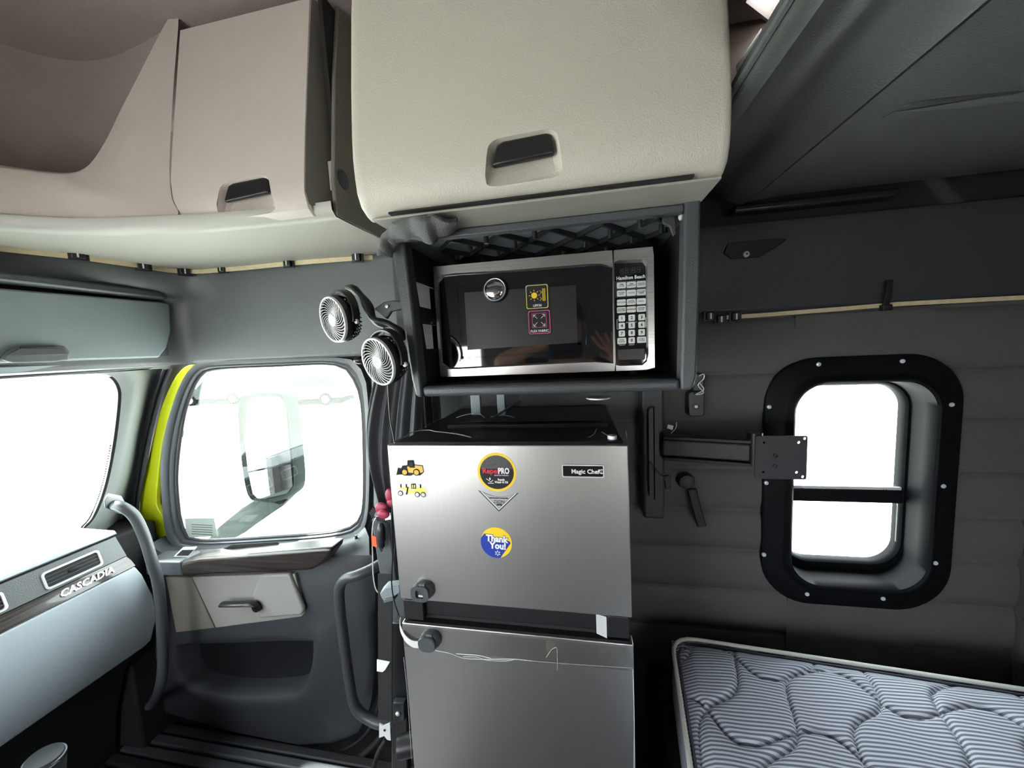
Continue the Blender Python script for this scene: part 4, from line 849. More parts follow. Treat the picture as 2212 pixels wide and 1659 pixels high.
# digger stickers
def mach(q, label, grader):
    c = PY(*q, FY); t = thing('sticker', (c.x, FY, c.z-.02), label, 'sticker'); k = .00063*1.39
    def S(x, z): return (c.x+x*k, c.z+z*k)
    base = white if grader else inkgrey
    if not grader:
        out = [(-36, -19), (-30, 0), (-22, -2), (-18, 5), (-6, 6), (-4, 18), (12, 19), (14, 8), (34, 6), (36, -10), (32, -14), (24, -20), (14, -14), (2, -20), (-12, -20), (-20, -12), (-24, -17)]
    else:
        out = [(-39, -12), (-38, 10), (-32, 18), (-20, 11), (-10, 14), (-4, 19), (13, 20), (18, 11), (34, 8), (39, -8), (34, -18), (20, -20), (2, -17), (-12, -15), (-26, -13), (-34, -18)]
    MB().py([S(*p) for p in out], FY-.0005, FY).build('backing', base, t, smooth=False)
    y1, y2, y3, y4 = FY-.0008, FY-.0011, FY-.0014, FY-.0017; bm_ = MB(); dk = MB(); gr = MB(); hb_ = MB()
    if not grader:
        bm_.py([S(*p) for p in ((-4, -12), (-6, 2), (-1, 4), (0, 0), (14, 0), (14, 6), (33, 4), (34, -9), (30, -12), (10, -13))], y1, y1+.0003)
        dk.py([S(*p) for p in ((-3, 3), (-2, 16), (11, 17), (12, 3))], y2, y2+.0003); dk.py([S(*p) for p in ((-35, -18), (-30, -3), (-22, -12), (-20, -17))], y2, y2+.0003)
        dk.py([S(*p) for p in ((-24, -8), (-18, 3), (-6, 4), (-6, 1), (-16, 0), (-21, -10))], y2, y2+.0003)
        gr.py([S(*p) for p in ((0, 4), (0, 14), (9, 14), (9, 4))], y3, y3+.0003)
        wh = ((-13, -11, 8.5), (17, -11, 8.5))
    else:
        bm_.py([S(*p) for p in ((-33, 1), (-33, 4), (-4, 6), (-4, 0), (3, -2), (14, 7), (32, 5), (35, -8), (0, -10), (-10, -12), (-14, -4))], y1, y1+.0003)
        dk.py([S(*p) for p in ((-2, 2), (-2, 14), (10, 15), (10, 2))], y2, y2+.0003); dk.py([S(*p) for p in ((-18, -13), (-12, 6), (-9, 6), (-14, -13))], y2, y2+.0003)
        for xx in (-30, -16, 20): dk.py([S(xx, 4), S(xx, 13), S(xx+3, 13), S(xx+3, 4)], y2, y2+.0003)
        gr.py([S(*p) for p in ((0, 4), (0, 12), (3, 12), (3, 4))], y3, y3+.0003)
        gr.py([S(*p) for p in ((5, 4), (5, 12), (8, 12), (8, 4))], y3, y3+.0003)
        wh = ((-31, -10, 6.5), (12, -12, 6.5), (27, -12, 6.5))
    for x, z, r_ in wh:
        cx_, cz_ = S(x, z); dk.py(circle(cx_, cz_, r_*k, 24), y3, y3+.0004); hb_.py(circle(cx_, cz_, r_*k*.72, 20), y4, y4+.0003); hb_.py(circle(cx_, cz_, r_*k*.2, 12), y4-.0003, y4)
    bm_.build('machine_body', amber if not grader else lyellow, t, smooth=False); dk.build('dark_print', ink, t, smooth=False); gr.build('window_print', inkgrey if not grader else lyellow, t, smooth=False); hb_.build('wheel_print', amber if not grader else offwhite, t, smooth=False)
mach((885, 1010), 'die-cut sticker of a yellow wheel loader, upper left of the freezer door', False)
mach((891, 1057), 'white-edged die-cut sticker of a yellow road grader, below the loader sticker', True)
# appliance locks
def lock(q, label, cap):
    c = PY(*q, FY); t = thing('appliance_lock', (c.x, FY, c.z-.02), label, 'lock')
    L = []
    for s_, y in ((1.0, FY), (1.02, FY-.004), (1.0, FY-.009), (.93, FY-.013), (.9, FY-.014)):
        L.append([V((c.x+.0035-(FY-y)*.25+.0215*s_*math.copysign(abs(math.cos(a))**.8, math.cos(a)), y, c.z+.0195*s_*math.copysign(abs(math.sin(a))**.8, math.sin(a)))) for a in [2*PI*k/28 for k in range(28)]])
    MB().loft(L, True, True).build('base', darkp2, t, ang=40)
    x = c.x-.001
    if cap: MB().loft([aty(rr(x-.0205, x+.0185, c.z-.0185, c.z+.0150, .014), FY-.013), aty(rr(x-.0205, x+.0185, c.z-.0185, c.z+.0150, .014), FY-.020), aty(rr(x-.019, x+.017, c.z-.017, c.z+.0135, .013), FY-.022)], True, True).build('cap', darkp2, t)
    else:
        MB().loft([aty(rr(x-.0205, x+.0185, c.z-.0185, c.z+.0155, .012), FY-.013), aty(rr(x-.0205, x+.0185, c.z-.0185, c.z+.0155, .012), FY-.020), aty(rr(x-.010, x+.008, c.z-.0105, c.z+.007, .004), FY-.020), aty(rr(x-.010, x+.008, c.z-.0105, c.z+.007, .004), FY-.014)]).build('socket', darkp2, t)
        MB().box(x-.005, x+.005, FY-.017, FY-.0145, c.z-.009, c.z-.005).build('socket_pin', silver, t)
    MB().box(c.x-.004, c.x+.010, FY-.017, FY-.010, c.z+.013, c.z+.0195).build('tab', grayp, t, bevel=.001)
    return t, c
lock((916, 1270), 'black adhesive appliance lock socket at the lower left of the freezer door', False)
t, c = lock((931, 1376), 'black capped appliance lock near the top left of the lower fridge door', True)
# white strap from the capped lock round the fridge's left side
q = [PY(908, 1392, FY-.004), PY(892, 1391, FY-.006), PY(877, 1380, FY-.006), PY(867, 1362, FY+.002), PY(864, 1350, FY+.012), PY(866, 1340, FY+.03)]
tag(MB().strap(sm(q, 5), (0, 0, .016), .0015).build('lock_strap', offwhite), 'white strap looping from the capped lock round the left edge of the fridge', 'strap')
# clear tape with wrinkles across the lower door
tp = thing('packing_tape', (-.15, FY, .80), 'wrinkled clear packing tape across the lower fridge door', 'tape')
def ln(pts, r, m_, nm, par): MB().tube(sm([PY(a, b, FY-.0015) for a, b in pts], 4), r, 5).build(nm, m_, par)
MB().box(fx0+.002, fx1+.003, FY-.0008, FY-.0003, .853, .902).build('film', tape, tp, smooth=False)
wrk = mat('tape_wrinkle_glint', (.62, .63, .64), .25)  # pale grey paints in the highlights along wrinkles of clear film
ln([(940, 1405), (975, 1412), (1000, 1422), (1040, 1424), (1070, 1424), (1110, 1424), (1150, 1428)], .0007, wrk, 'wrinkle', tp)
ln([(985, 1412), (1010, 1414), (1035, 1416), (1060, 1422)], .0010, wrk, 'wrinkle', tp)
ln([(1000, 1419), (1030, 1419), (1050, 1426), (1090, 1428), (1110, 1425)], .0006, wrk, 'wrinkle', tp)
ln([(1150, 1428), (1250, 1436), (1365, 1443)], .0003, wrk, 'wrinkle', tp)
ln([(1180, 1420), (1188, 1408), (1193, 1402), (1202, 1400), (1204, 1420), (1204, 1448)], .0004, wrk, 'wrinkle', tp)
ln([(1367, 1445), (1370, 1540), (1370, 1659)], .0006, wrk, 'wrinkle', tp)
ln([(872, 1420), (880, 1500), (889, 1640)], .0004, wrk, 'wrinkle', tp)
# torn film on the fridge top
tf = thing('torn_film', (-.3, .8, zt), 'torn clear plastic film lifting along the top front edge of the fridge', 'film')
for pts, r in (([(852, 957), (872, 945), (895, 932), (925, 929), (940, 932), (960, 934), (990, 938), (1018, 945)], .0009), ([(905, 928), (935, 912), (960, 902)], .0005), ([(1270, 945), (1283, 938), (1288, 928), (1284, 935), (1290, 925)], .0007), ([(1300, 933), (1315, 942), (1330, 950)], .0007), ([(1352, 930), (1354, 945)], .0008)):
    MB().tube(sm([PZ(a, b, zt+.004) for a, b in pts], 4), r, 5).build('wrinkle', wrk, tf)
# things standing behind the fridge top: two hanging pale straps, cables
for q0, w_, lb in (((1027, 880), .030, 'left pale grey hose end hanging under the microwave shelf'), ((1082, 880), .024, 'right pale grey hose end hanging under the microwave shelf')):
    a = PY(q0[0], 850, 1.0); b = PY(q0[0]+3, 896, 1.0)
    tag(MB().strap([a, a.lerp(b, .5), b], (w_, 0, 0), .012).build('hose_end', grayl, bevel=.003), lb, 'hose')
hp = [PY(x, y, .96) for x, y in ((985, 902), (1010, 893), (1030, 893), (1045, 904))]
tag(MB().tube(sm([PY(x, y, .97) for x, y in ((1025, 907), (1040, 911), (1060, 905), (1080, 893), (1100, 880), (1112, 872), (1128, 866))], 5), .003, 8).build('power_cable', blackp), 'black cable with a ring terminal lying across the fridge top', 'cable')
tag(MB().tube(sm([PY(x, y, .98) for x, y in ((986, 902), (1010, 895), (1035, 894), (1047, 903))], 5), .0008, 6).build('thin_wire', silver), 'thin silver wire curving left of the hose ends', 'wire')
tag(MB().tube(sm([PY(x, y, .98) for x, y in ((1060, 900), (1085, 897), (1105, 900), (1119, 908))], 5), .0008, 6).build('thin_wire', silver), 'thin silver wire curving right of the hose ends', 'wire')
tag(MB().lathe([(.03, 0), (.03, .003), (.024, .004)], PY(1292, 858, .95), (0, 0, -1), 28).build('puck_light', silver), 'silver-rimmed round light disc under the microwave shelf', 'light')

# ================================================================== lower storage (black) under fridge and bunk, mattress
tag(MB().box(-.42, .11, .72, 1.17, -.08, .445).build('storage_box', blackm, bevel=.01), 'black storage base under the refrigerator', 'storage')
lb = MB().box(.19, 1.18, -.6, 1.17, -.08, .44).build('bunk_base', blackm, bevel=.01); tag(lb, 'black bunk base below the striped mattress', 'bunk base')
mt = thing('mattress', (.65, .5, .445), 'blue-grey striped quilted mattress with cream piping on the lower bunk', 'mattress')
zt_ = .62
bkA, bkB = V((.246, 1.080, zt_)), V((1.17, .998, zt_)); frA = V((.13, .15, zt_)); frB = V((1.13, .12, zt_))
def mp_(u, v):
    # u along X, v from back (0) to front (1)
    le = bkA.lerp(frA, v)+V((0.012*math.sin(v*PI*2.0)*0, 0, 0)); ri = bkB.lerp(frB, v); p = le.lerp(ri, u)
    return p
NU, NV = 260, 200
def quilt(u, v):
    p = mp_(u, v); X, Y = p.x, p.y
    # ogee quilting: two families of wavy diagonal stitch lines
    a = X/.155; b = (1.1-Y)/.20
    w1_ = (a+b*.9)+.16*math.sin(2*PI*(a-b*.9)/2*1.0)
    d1_ = abs((w1_) % 1.0-.5)*2                                       # 0 mid, 1 at stitch
    w2_ = (b*1.0-a*.18)+.22*math.sin(PI*(a+b*.9))
    d2_ = abs(w2_ % 1.0-.5)*2
    h = .016*(1-max(d1_**14, (d2_**18)*.85))
    e = min(u, 1-u, v, 1-v); edge = min(1, e*12)
    sag = .0
    corner = 0
    return V((p.x, p.y, p.z-.012+h*min(1, e*20)+.012*math.sin(min(1, e*9)*PI/2)-.006+.0025*math.sin(X*31+Y*9)*edge))
MB().grid(quilt, NU, NV).build('quilted_top', ticking, mt, ang=180)
def rloop(z, i, r=.07):
    pts = []; cs = [bkA, bkB, frB, frA]; cc_ = sum(cs, V())/4
    for k in range(4):
        p, a, b = cs[k], cs[(k-1) % 4], cs[(k+1) % 4]; ua, ub = (a-p).normalized(), (b-p).normalized()
        for j in range(6):
            t = j/5; q0 = p+ua*r; q1 = p+ub*r; c_ = (1-t)**2*q0+2*t*(1-t)*p+t*t*q1; pts.append(V((c_.x, c_.y, z))+(c_-cc_).normalized()*i)
    return pts
MB().loft([rloop(.446, -.006), rloop(.47, .004), rloop(.53, .006), rloop(.59, .003), rloop(.612, 0)], True).build('side_band', ticking, mt, ang=70)
pp = rloop(.616, .001); MB().tube(pp+[pp[0]], .0055, 8, caps=False).build('piping', piping, mt)
pp = rloop(.610, -.014); MB().tube(pp+[pp[0]], .0035, 6, caps=False).build('stitch_seam', mat('dark_stitch', (.07, .075, .1), .9), mt)

# ================================================================== LED strips and clips
ls = [PZ(x, y, 1.839) for x, y in ((0, 535), (90, 545), (180, 555), (250, 565), (320, 575), (370, 583), (405, 585), (440, 585), (480, 582), (540, 577), (620, 569), (700, 562), (770, 557), (846, 553))]
lpts = [V((-1.60, .55, 1.837)), V((-1.575, .70, 1.838))]+[V((p.x+(.018 if p.y < 1.17 else 0), p.y-.020, 1.832)) for p in ls]
tag(MB().strap(sm(lpts, 4), (0, 0, .015), .004).build('led_strip', leds), 'yellowed LED strip along the seam above the cab door, left of the microwave shelf', 'light strip')
def clip_at(x, y, yp, label, big=1):
    p = PY(x, y, yp) if not isinstance(yp, tuple) else PZ(x, y, yp[0])+V((.026, -.03, -.004))
    t = thing('cable_clip', p+V((0, 0, -.012)), label, 'clip', 'black clips holding the LED strips')
    n = V((0, -1, 0)) if p.y > 1.15 or x > 600 else V((.8, -.6, 0)); s_ = V((-n.y, n.x, 0)); bm_ = MB()
    def bx(a0, a1, d0, d1_, z0, z1, mm):
        mm.add([p+s_*a+n*d_+V((0, 0, z)) for z in (z0, z1) for d_ in (d0, d1_) for a in (a0, a1)], [(0, 2, 3, 1), (4, 5, 7, 6), (0, 1, 5, 4), (2, 6, 7, 3), (0, 4, 6, 2), (1, 3, 7, 5)])
    g = big*1.75; bx(-.012*g, .012*g, -.004, .001, -.010*g, .010*g, bm_); bm_.build('base', blackp, t, bevel=.001)
    b2 = MB(); bx(-.008*g, .008*g, .000, .010, -.008*g, .008*g, b2); b2.build('clip_arm', blackp, t, bevel=.003)
    b3 = MB(); bx(-.002, .002, .009, .0115, -.006*g, .006*g, b3); b3.build('latch', silver, t)
    return t
for i, ((x, y), lb_) in enumerate(zip(((183, 553), (318, 577), (405, 588), (481, 580), (623, 568), (772, 556)), ('leftmost black clip on the LED strip, above the header bin', 'second black clip from the left on the LED strip', 'black LED strip clip right at the front cab corner', 'black LED strip clip just right of the cab corner', 'black LED strip clip over the middle of the cab door window', 'black LED strip clip nearest the grey cloth'))):
    clip_at(x, y, (1.836,) if i < 3 else 1.170, lb_)
ls2 = [(.372, 1.5515), (.50, 1.5525), (.70, 1.557), (.84, 1.561), (1.0, 1.560), (1.185, 1.558)]
tag(MB().strap([(x, 1.166, z+.003) for x, z in ls2], (0, 0, .011), .003).build('led_strip', leds), 'amber LED strip along the sleeper wall above the rounded window', 'light strip')
for x, y, lb_ in ((1533, 683, 'leftmost black hook beside the microwave shelf on the sleeper LED strip'), (1556, 690, 'second black hook on the sleeper LED strip, with a hanging tail'), (1588, 684, 'third black hook on the sleeper LED strip')):
    clip_at(x, y, 1.163, lb_, .8)
hk = thing('cable_clip', PY(1915, 665, 1.16), 'tall black adhesive hook over the sleeper LED strip, above the window', 'clip', 'black clips holding the LED strips')
a = PY(1922, 605, 1.166); b = PY(1912, 665, 1.160)
MB().strap([a, a.lerp(b, .5)+V((0, -.003, 0)), b], (.016, 0, 0), .004).build('hook_tail', blackp, hk, bevel=.001); MB().box(b.x-.011, b.x+.011, 1.150, 1.166, b.z-.008, b.z+.008).build('base', blackp, hk, bevel=.002)

# ================================================================== grey cloth over the compartment corner
cl = MB()
ed = [(822, 552), (828, 515), (846, 488), (878, 472), (915, 463), (952, 466), (990, 476)]
lo_ = [(846, 556), (852, 532), (872, 518), (900, 512), (932, 520), (955, 506), (988, 492)]
def cz_(x, y): p = PZ(x, y, 1.732); return p if p.y < .70 else PY(x, y, .70)
Et = sm([cz_(x, y) for x, y in ed], 4); El = sm([PY(x, y, .706) for x, y in lo_], 4)
def clf(u, v):
    k = u*(len(Et)-1); i = min(int(k), len(Et)-2); f_ = k-i; a = Et[i].lerp(Et[i+1], f_); b = El[i].lerp(El[i+1], f_); p = a.lerp(b, v)
    return p+V((0, -.012*math.sin(PI*v)*(1+.4*math.sin(u*19))-.003*math.sin(u*33+v*7), .002*math.sin(u*27)))
clt = thing('cleaning_cloth', PY(880, 500, .70), 'rumpled grey terry cloth draped over the upper left corner of the microwave shelf', 'cloth')
cl.grid(clf, 40, 10).build('cloth_body', cloth, clt, solid=.006, ang=90)
MB().tube(sm([PY(x, y, .694) for x, y in ((842, 522), (870, 502), (905, 490), (945, 488), (975, 486))], 5), [.007+.004*math.sin(k*.9)**2 for k in range(21)], 8).build('fold', cloth, clt, ang=90)
MB().tube(sm([PY(x, y, .692) for x, y in ((855, 520), (885, 512), (915, 516), (945, 505), (950, 488))], 5), [.004]*21, 8).build('hem', cloth, clt, ang=90)
MB().tube(sm([PY(x, y, .700) for x, y in ((830, 512), (826, 530), (824, 548))], 5), .007, 8).build('fold', cloth, clt, ang=90)

# ================================================================== twin clip fan
fn = thing('clip_fan', PY(850, 660, .74), 'black double-headed clip fan on a curved arm at the left of the microwave shelf', 'fan')
def fanhead(c, n, r=.047, dep=.042):
    n = V(n).normalized(); a = n.cross(V((0, 0, 1))).normalized(); u_ = a.cross(n).normalized()
    P = lambda ang, rad, d_: c+(a*math.cos(ang)+u_*math.sin(ang))*rad-n*d_
    cir = lambda rad, d_, N=40: [P(2*PI*k/N, rad, d_) for k in range(N)]
    hd_ = MB().loft([cir(r*1.0, .002), cir(r*1.04, .006), cir(r*1.04, .014), cir(r*.98, .014)]).build('fan_head', blackp, fn)
    MB().loft([cir(r*.93, .001), cir(r*.95, -.002), cir(r*1.01, -.002), cir(r*1.03, .003), cir(r*.95, .004)]).build('front_ring', silver, hd_, label='silver front ring')
    g = MB()
    for k in range(28):
        t0 = 2*PI*k/28; g.tube([P(t0+.9*(1-s/6)**1.0, r*(.27+.68*s/6), -.001) for s in range(7)], .00075, 5)
    g.build('grille', silver, hd_, label='swirled silver grille')
    MB().loft([cir(r*.29, .001), cir(r*.29, -.002), cir(r*.24, -.0035)], False, True).build('hub_cap', silver, hd_)
    MB().loft([cir(r*.93, .006), cir(r*.93, .0065)], True, True).build('back_screen', blackm, hd_)
    b = MB()
    for k in range(30):
        t0 = 2*PI*k/30; b.tube([P(t0, r*1.02, .012), P(t0+.05, r*1.0, dep*.6), P(t0+.1, r*.88, dep*.95), P(t0+.15, r*.5, dep)], .0013, 4)
    b.loft([cir(r*.99, dep*.55), cir(r*1.01, dep*.6), cir(r*.97, dep*.62)]); b.loft([cir(r*.55, dep*.9), cir(r*.5, dep*1.1)], True, True)
    b.build('rear_cage', blackp, hd_)
    MB().loft([cir(r*.96, .016), cir(r*.9, dep*.6), cir(r*.7, dep*.85)], True, True).build('motor_housing', blackm, hd_)
    for k in range(5):
        t0 = 2*PI*k/5; MB().add([P(t0, r*.25, .012), P(t0+.5, r*.85, .008), P(t0+1.1, r*.85, .016), P(t0+.6, r*.25, .018)], [(0, 1, 2, 3)]).build('fan_blade', darkp2, hd_, solid=.001) if False else None
    arc = [P(math.radians(t), r*1.22, dep*.45+.012*math.sin(math.radians(t))) for t in range(-30 if n.x < 2 else 0, 200, 10)]
    MB().strap(arc, [-n*.016 for _ in arc], .005).build('yoke', blackp, fn, bevel=.001)
    for t in (-30, 190): MB().lathe([(.005, 0), (.005, .004)], P(math.radians(t), r*1.25, dep*.45), n, 10).build('yoke_pin', silver, fn)
    return P
c1 = PY(719, 691, .70); P1 = fanhead(c1, (-.42, -.86, -.16))
c2 = PY(816, 782, .66); P2 = fanhead(c2, (-.40, -.86, -.20))
am = [PY(*q, y) for q, y in (((754, 622), .765), ((768, 628), .755), ((785, 645), .745), ((796, 665), .74), ((806, 688), .735), ((822, 697), .73), ((842, 702), .73), ((860, 714), .73), ((873, 732), .74))]
MB().tube(sm(am, 5), [.0105+.002*math.sin(k*.55) for k in range(41)], 12, flat=.8).build('arm', blackp, fn)
MB().tube(sm([p+V((0, -.010, .001)) for p in am], 5), .0035, 6).build('arm_rib', darkp2, fn)
MB().py([(p.x, p.z) for p in [PY(*q, .75) for q in ((812, 668), (832, 653), (852, 650), (872, 651), (874, 668), (848, 674), (838, 690))]], .742, .752).build('clamp', darkp2, fn, bevel=.002)
MB().lathe([(.004, 0), (.004, -.004), (.002, -.005)], PY(837, 662, .742), (0, 1, 0), 14).build('clamp_screw', silver, fn)
MB().tube([PY(828, 705, .73), PY(828, 722, .71)], .0025, 8).build('joint_pin', silver, fn)
MB().ball(PY(778, 778, .70), (.014, .012, .008)).build('knob', blackp, fn)

# ================================================================== curtain, hanging bits
cu = thing('curtain', (-.56, .97, .75), 'charcoal privacy curtain gathered in pleats beside the fridge', 'curtain')
def curf(x0t, x1t, x0b, x1b, ztp, zbt, y, ph, pleats, bulge=0):
    def f(u, v):
        z = ztp+(zbt-ztp)*v; gather = 1-.30*math.exp(-((v-.62)/.16)**2); xm0 = x0t+(x0b-x0t)*v+bulge*math.sin(PI*min(1, v*1.4)); xm1 = x1t+(x1b-x1t)*v; xm = (xm0+xm1)/2
        x = xm+(xm0+(xm1-xm0)*u-xm)*gather
        return V((x, y+.014*math.sin(u*2*PI*pleats+ph+.8*math.sin(v*3))+.006*math.sin(u*2*PI*pleats*2.3+v*4), z))
    return f
MB().grid(curf(-.56, -.425, -.615, -.50, 1.47, .78, .95, .3, 4, -.05), 90, 40).build('curtain_panel', curt, cu, solid=.003, ang=90)
MB().grid(curf(-.60, -.425, -.56, -.43, 1.47, .60, 1.05, 1.3, 6), 90, 30).build('curtain_panel', curt, cu, solid=.003, ang=90)
tp_ = [PY(x, y, .90) for x, y in ((822, 1120), (830, 1180), (838, 1230), (845, 1270))]
MB().strap(sm(tp_, 4), (.05, 0, 0), .01).build('tie_end', curt, cu, bevel=.003)
rd = thing('pad_cluster', PY(826, 1130, .89), 'cluster of dark red oval pads on black straps hanging by the fridge edge', 'pads')
for (x, y, rx, rz, dy) in ((824, 1098, .019, .017, 0), (828, 1111, .018, .012, -.02), (842, 1070, .013, .020, .01), (846, 1086, .013, .015, .01)):
    MB().ball(PY(x, y, .885+dy), (rx, .007, rz), 20, 12).build('oval_pad', red, rd, ang=80)
MB().prism([PY(*q, .90) for q in ((797, 1108), (806, 1095), (812, 1103), (804, 1120))], (0, .004, 0)).build('strap_flap', blackp, rd); MB().prism([PY(*q, .893) for q in ((808, 1117), (842, 1113), (846, 1132), (815, 1126))], (0, .006, 0)).build('strap_flap', blackp, rd)
MB().prism([PY(*q, .886) for q in ((830, 1110), (843, 1108), (845, 1122), (832, 1124))], (0, .003, 0)).build('printed_tag', white, rd)
pl = thing('socket_plug', PY(827, 1190, .88), 'black 12-volt plug with metal tip hanging below the red pads', 'plug')
a, b = PY(823, 1130, .88), PY(824, 1180, .88); d_ = (b-a).normalized(); Ln = (b-a).length
MB().lathe([(.004, 0), (.008, .004), (.011, .02), (.0115, Ln*.75), (.009, Ln*.8), (.009, Ln)], a, d_, 18).build('plug_body', blackp, pl)
MB().lathe([(.006, 0), (.006, .006), (.003, .008), (.003, .014)], b, d_, 12).build('plug_tip', chrome, pl)
tag(MB().prism([PY(*q, .882) for q in ((802, 1156), (812, 1160), (814, 1182), (803, 1179))], (0, .002, 0)).build('cord_tag', orange), 'small orange tag on the hanging cord beside the plug', 'tag')
tag(MB().tube(sm([PY(x, y, .884) for x, y in ((812, 1118), (806, 1132), (804, 1160), (805, 1200), (806, 1240), (811, 1270), (820, 1283), (830, 1290))], 5), .0016, 6).build('hanging_cord', silver), 'thin pale cord looping down to the grey adapter', 'cord')
tag(MB().tube(sm([PY(x, y, .80) for x, y in ((838, 830), (842, 900), (852, 960), (851, 1040), (846, 1120), (848, 1200), (846, 1260), (852, 1300), (862, 1330))], 5), .0016, 6).build('hanging_cord', blackp), 'thin black cord running down the left side of the fridge', 'cord')
ad = thing('power_adapter', PY(840, 1300, .80), 'small pale grey-green power adapter tucked beside the freezer door', 'adapter')
MB().prism([PY(*q, .80) for q in ((820, 1283), (832, 1270), (862, 1266), (864, 1280), (850, 1290), (826, 1296))], (0, .02, .006)).build('adapter_body', grayl, ad, bevel=.002)
MB().prism([PY(*q, .802) for q in ((827, 1296), (850, 1290), (852, 1297), (829, 1303))], (0, .02, 0)).build('adapter_plug', grayp, ad, bevel=.001)

# ================================================================== seat belt
sb = thing('seat_belt', (-.55, .93, .3), 'black seat belt webbing with a white printed label and metal anchor, left of the fridge', 'seat belt')
MB().strap([PY(832, y, .86) for y in (1240, 1330, 1450, 1555)], (.042, 0, 0), .003).build('webbing', beltm, sb)
MB().prism([PY(*q, .855) for q in ((814, 1425), (842, 1430), (832, 1447), (826, 1452), (814, 1450))], (0, .002, 0)).build('belt_label', white, sb, label='white printed belt label')
MB().prism([PY(*q, .862) for q in ((819, 1563), (828, 1568), (842, 1562), (844, 1600), (836, 1598), (830, 1590), (819, 1594))], (0, .003, 0)).build('anchor_plate', silver, sb)
MB().lathe([(.003, 0), (.003, .002)], PY(831, 1577, .861), (0, -1, 0), 12).build('anchor_hole', blackm, sb)
MB().tube(sm([PY(x, y, .87) for x, y in ((836, 1592), (828, 1605), (815, 1630), (805, 1670), (800, 1720))], 4), .012, 10, flat=.5).build('webbing', beltm, sb)
bq = [PY(*q, .92) for q in ((845, 1345), (870, 1345), (880, 1500), (880, 1700), (845, 1700))]
MB().prism(bq, (0, .03, 0)).build('retractor_cover', blackp, sb, bevel=.004)
MB().prism([PY(*q, .90) for q in ((848, 1518), (872, 1520), (874, 1558), (850, 1562))], (0, .02, 0)).build('belt_bracket', darkp, sb, bevel=.003)
MB().lathe([(.006, 0), (.007, -.004), (.003, -.007)], PY(860, 1540, .90), (0, 1, 0), 14).build('bracket_bolt', silver, sb)
cyl = thing('black_canister', PY(872, 1650, .78), 'black cylinder beside the lower left corner of the fridge', 'canister')
a, b = PY(858, 1615, .80), PY(890, 1608, .80)
MB().lathe([(.020, 0), (.026, .004), (.027, .01), (.027, .05)], a, (1, .3, .1), 24).build('canister_body', blackp, cyl)
MB().lathe([(.014, -.001), (.018, .001)], a, (1, .3, .1), 24).build('canister_lid', darkp2, cyl)
# left foreground lid
_c = PZ(96, 1640, .42)
tag(MB().box(_c.x-.09, _c.x+.10, _c.y-.22, _c.y+.07, -.08, .259).build('floor_console', blackm, bevel=.015, seg=3), 'low black floor console under the travel mug', 'console')
bt = thing('travel_mug', V((_c.x, _c.y, .26)), 'travel mug with grey lid and chrome ring in the lower left corner', 'mug')
c = PZ(96, 1640, .42); ax = V((.12, .05, 1)); 
MB().lathe([(.036, -.16), (.040, -.03), (.041, 0)], c, ax, 32).build('mug_body', darkp2, bt)
MB().lathe([(.0415, -.008), (.042, 0), (.041, .004)], c, ax, 32).build('chrome_ring', chrome, bt)
MB().lathe([(.038, .003), (.036, .010), (.031, .012)], c, ax, 32).build('lid', darkp, bt)

# ================================================================== monitor arm on the sleeper wall
ma = thing('monitor_arm', (.19, 1.17, 1.0), 'black swing-out monitor arm with square mounting plate, left of the sleeper window', 'monitor arm')
def qz(px_, py_, y): return PY(px_, py_, y)
a = qz(1387, 860, 1.12); b = qz(1437, 1122, 1.12)
MB().box(a.x, b.x, 1.12, 1.192, b.z, a.z+.03).build('wall_channel', darkp, ma, bevel=.008, seg=3)
a = qz(1401, 880, 1.10); b = qz(1425, 1080, 1.10)
MB().py(rr(a.x, b.x, b.z, a.z, .015), 1.10, 1.125).build('channel_spine', darkp, ma, bevel=.006, seg=3)
a = qz(1436, 955, 1.06); b = qz(1628, 1002, 1.02)
MB().prism([V((a.x, 1.085, a.z)), V((b.x, 1.035, a.z)), V((b.x, 1.035, b.z)), V((a.x, 1.085, b.z))], (0, .03, 0)).build('swing_arm', darkp, ma, bevel=.005, seg=3)
MB().prism([V((a.x, 1.08, a.z+.012)), V((b.x, 1.03, a.z+.012)), V((b.x, 1.03, a.z+.002)), V((a.x, 1.08, a.z+.002))], (0, .035, 0)).build('arm_flange', blackp, ma, bevel=.002)
MB().prism([V((a.x, 1.08, b.z-.002)), V((b.x, 1.03, b.z-.002)), V((b.x, 1.03, b.z-.012)), V((a.x, 1.08, b.z-.012))], (0, .035, 0)).build('arm_flange', blackp, ma, bevel=.002)
MB().lathe([(.018, 0), (.018, .085)], V((b.x+.012, 1.045, b.z-.008)), (0, 0, 1), 16).build('pivot', blackp, ma)
v0 = qz(1632, 942, 1.01); v1 = qz(1742, 1036, 1.01); X0, X1, Z0, Z1 = v0.x, v1.x, v1.z, v0.z
bm = bmesh.new(); hl = [(X1-.006, Z1-.007), (X1-.019, Z1-.017), (X1-.022, Z0+.018), (X1-.008, Z0+.007), (X0+.02, Z1-.017), (X0+.02, Z0+.018)]
outer_l = rr(X0, X1, Z0, Z1, .004, 3)
vo = [bm.verts.new((x, 1.01, z)) for x, z in outer_l]; eds = [bm.edges.new((vo[i], vo[(i+1) % len(vo)])) for i in range(len(vo))]
for hx, hz in hl:
    vh = [bm.verts.new((hx+.0034*math.cos(t*PI/6), 1.01, hz+.0034*math.sin(t*PI/6))) for t in range(12)]; eds += [bm.edges.new((vh[i], vh[(i+1) % 12])) for i in range(12)]
bmesh.ops.triangle_fill(bm, edges=eds, use_beauty=True, use_dissolve=False)
m2 = MB(); m2.add([v.co.copy() for v in bm.verts], [tuple(vv.index for vv in f.verts) for f in (bm.verts.index_update() or bm.faces)]); bm.free()
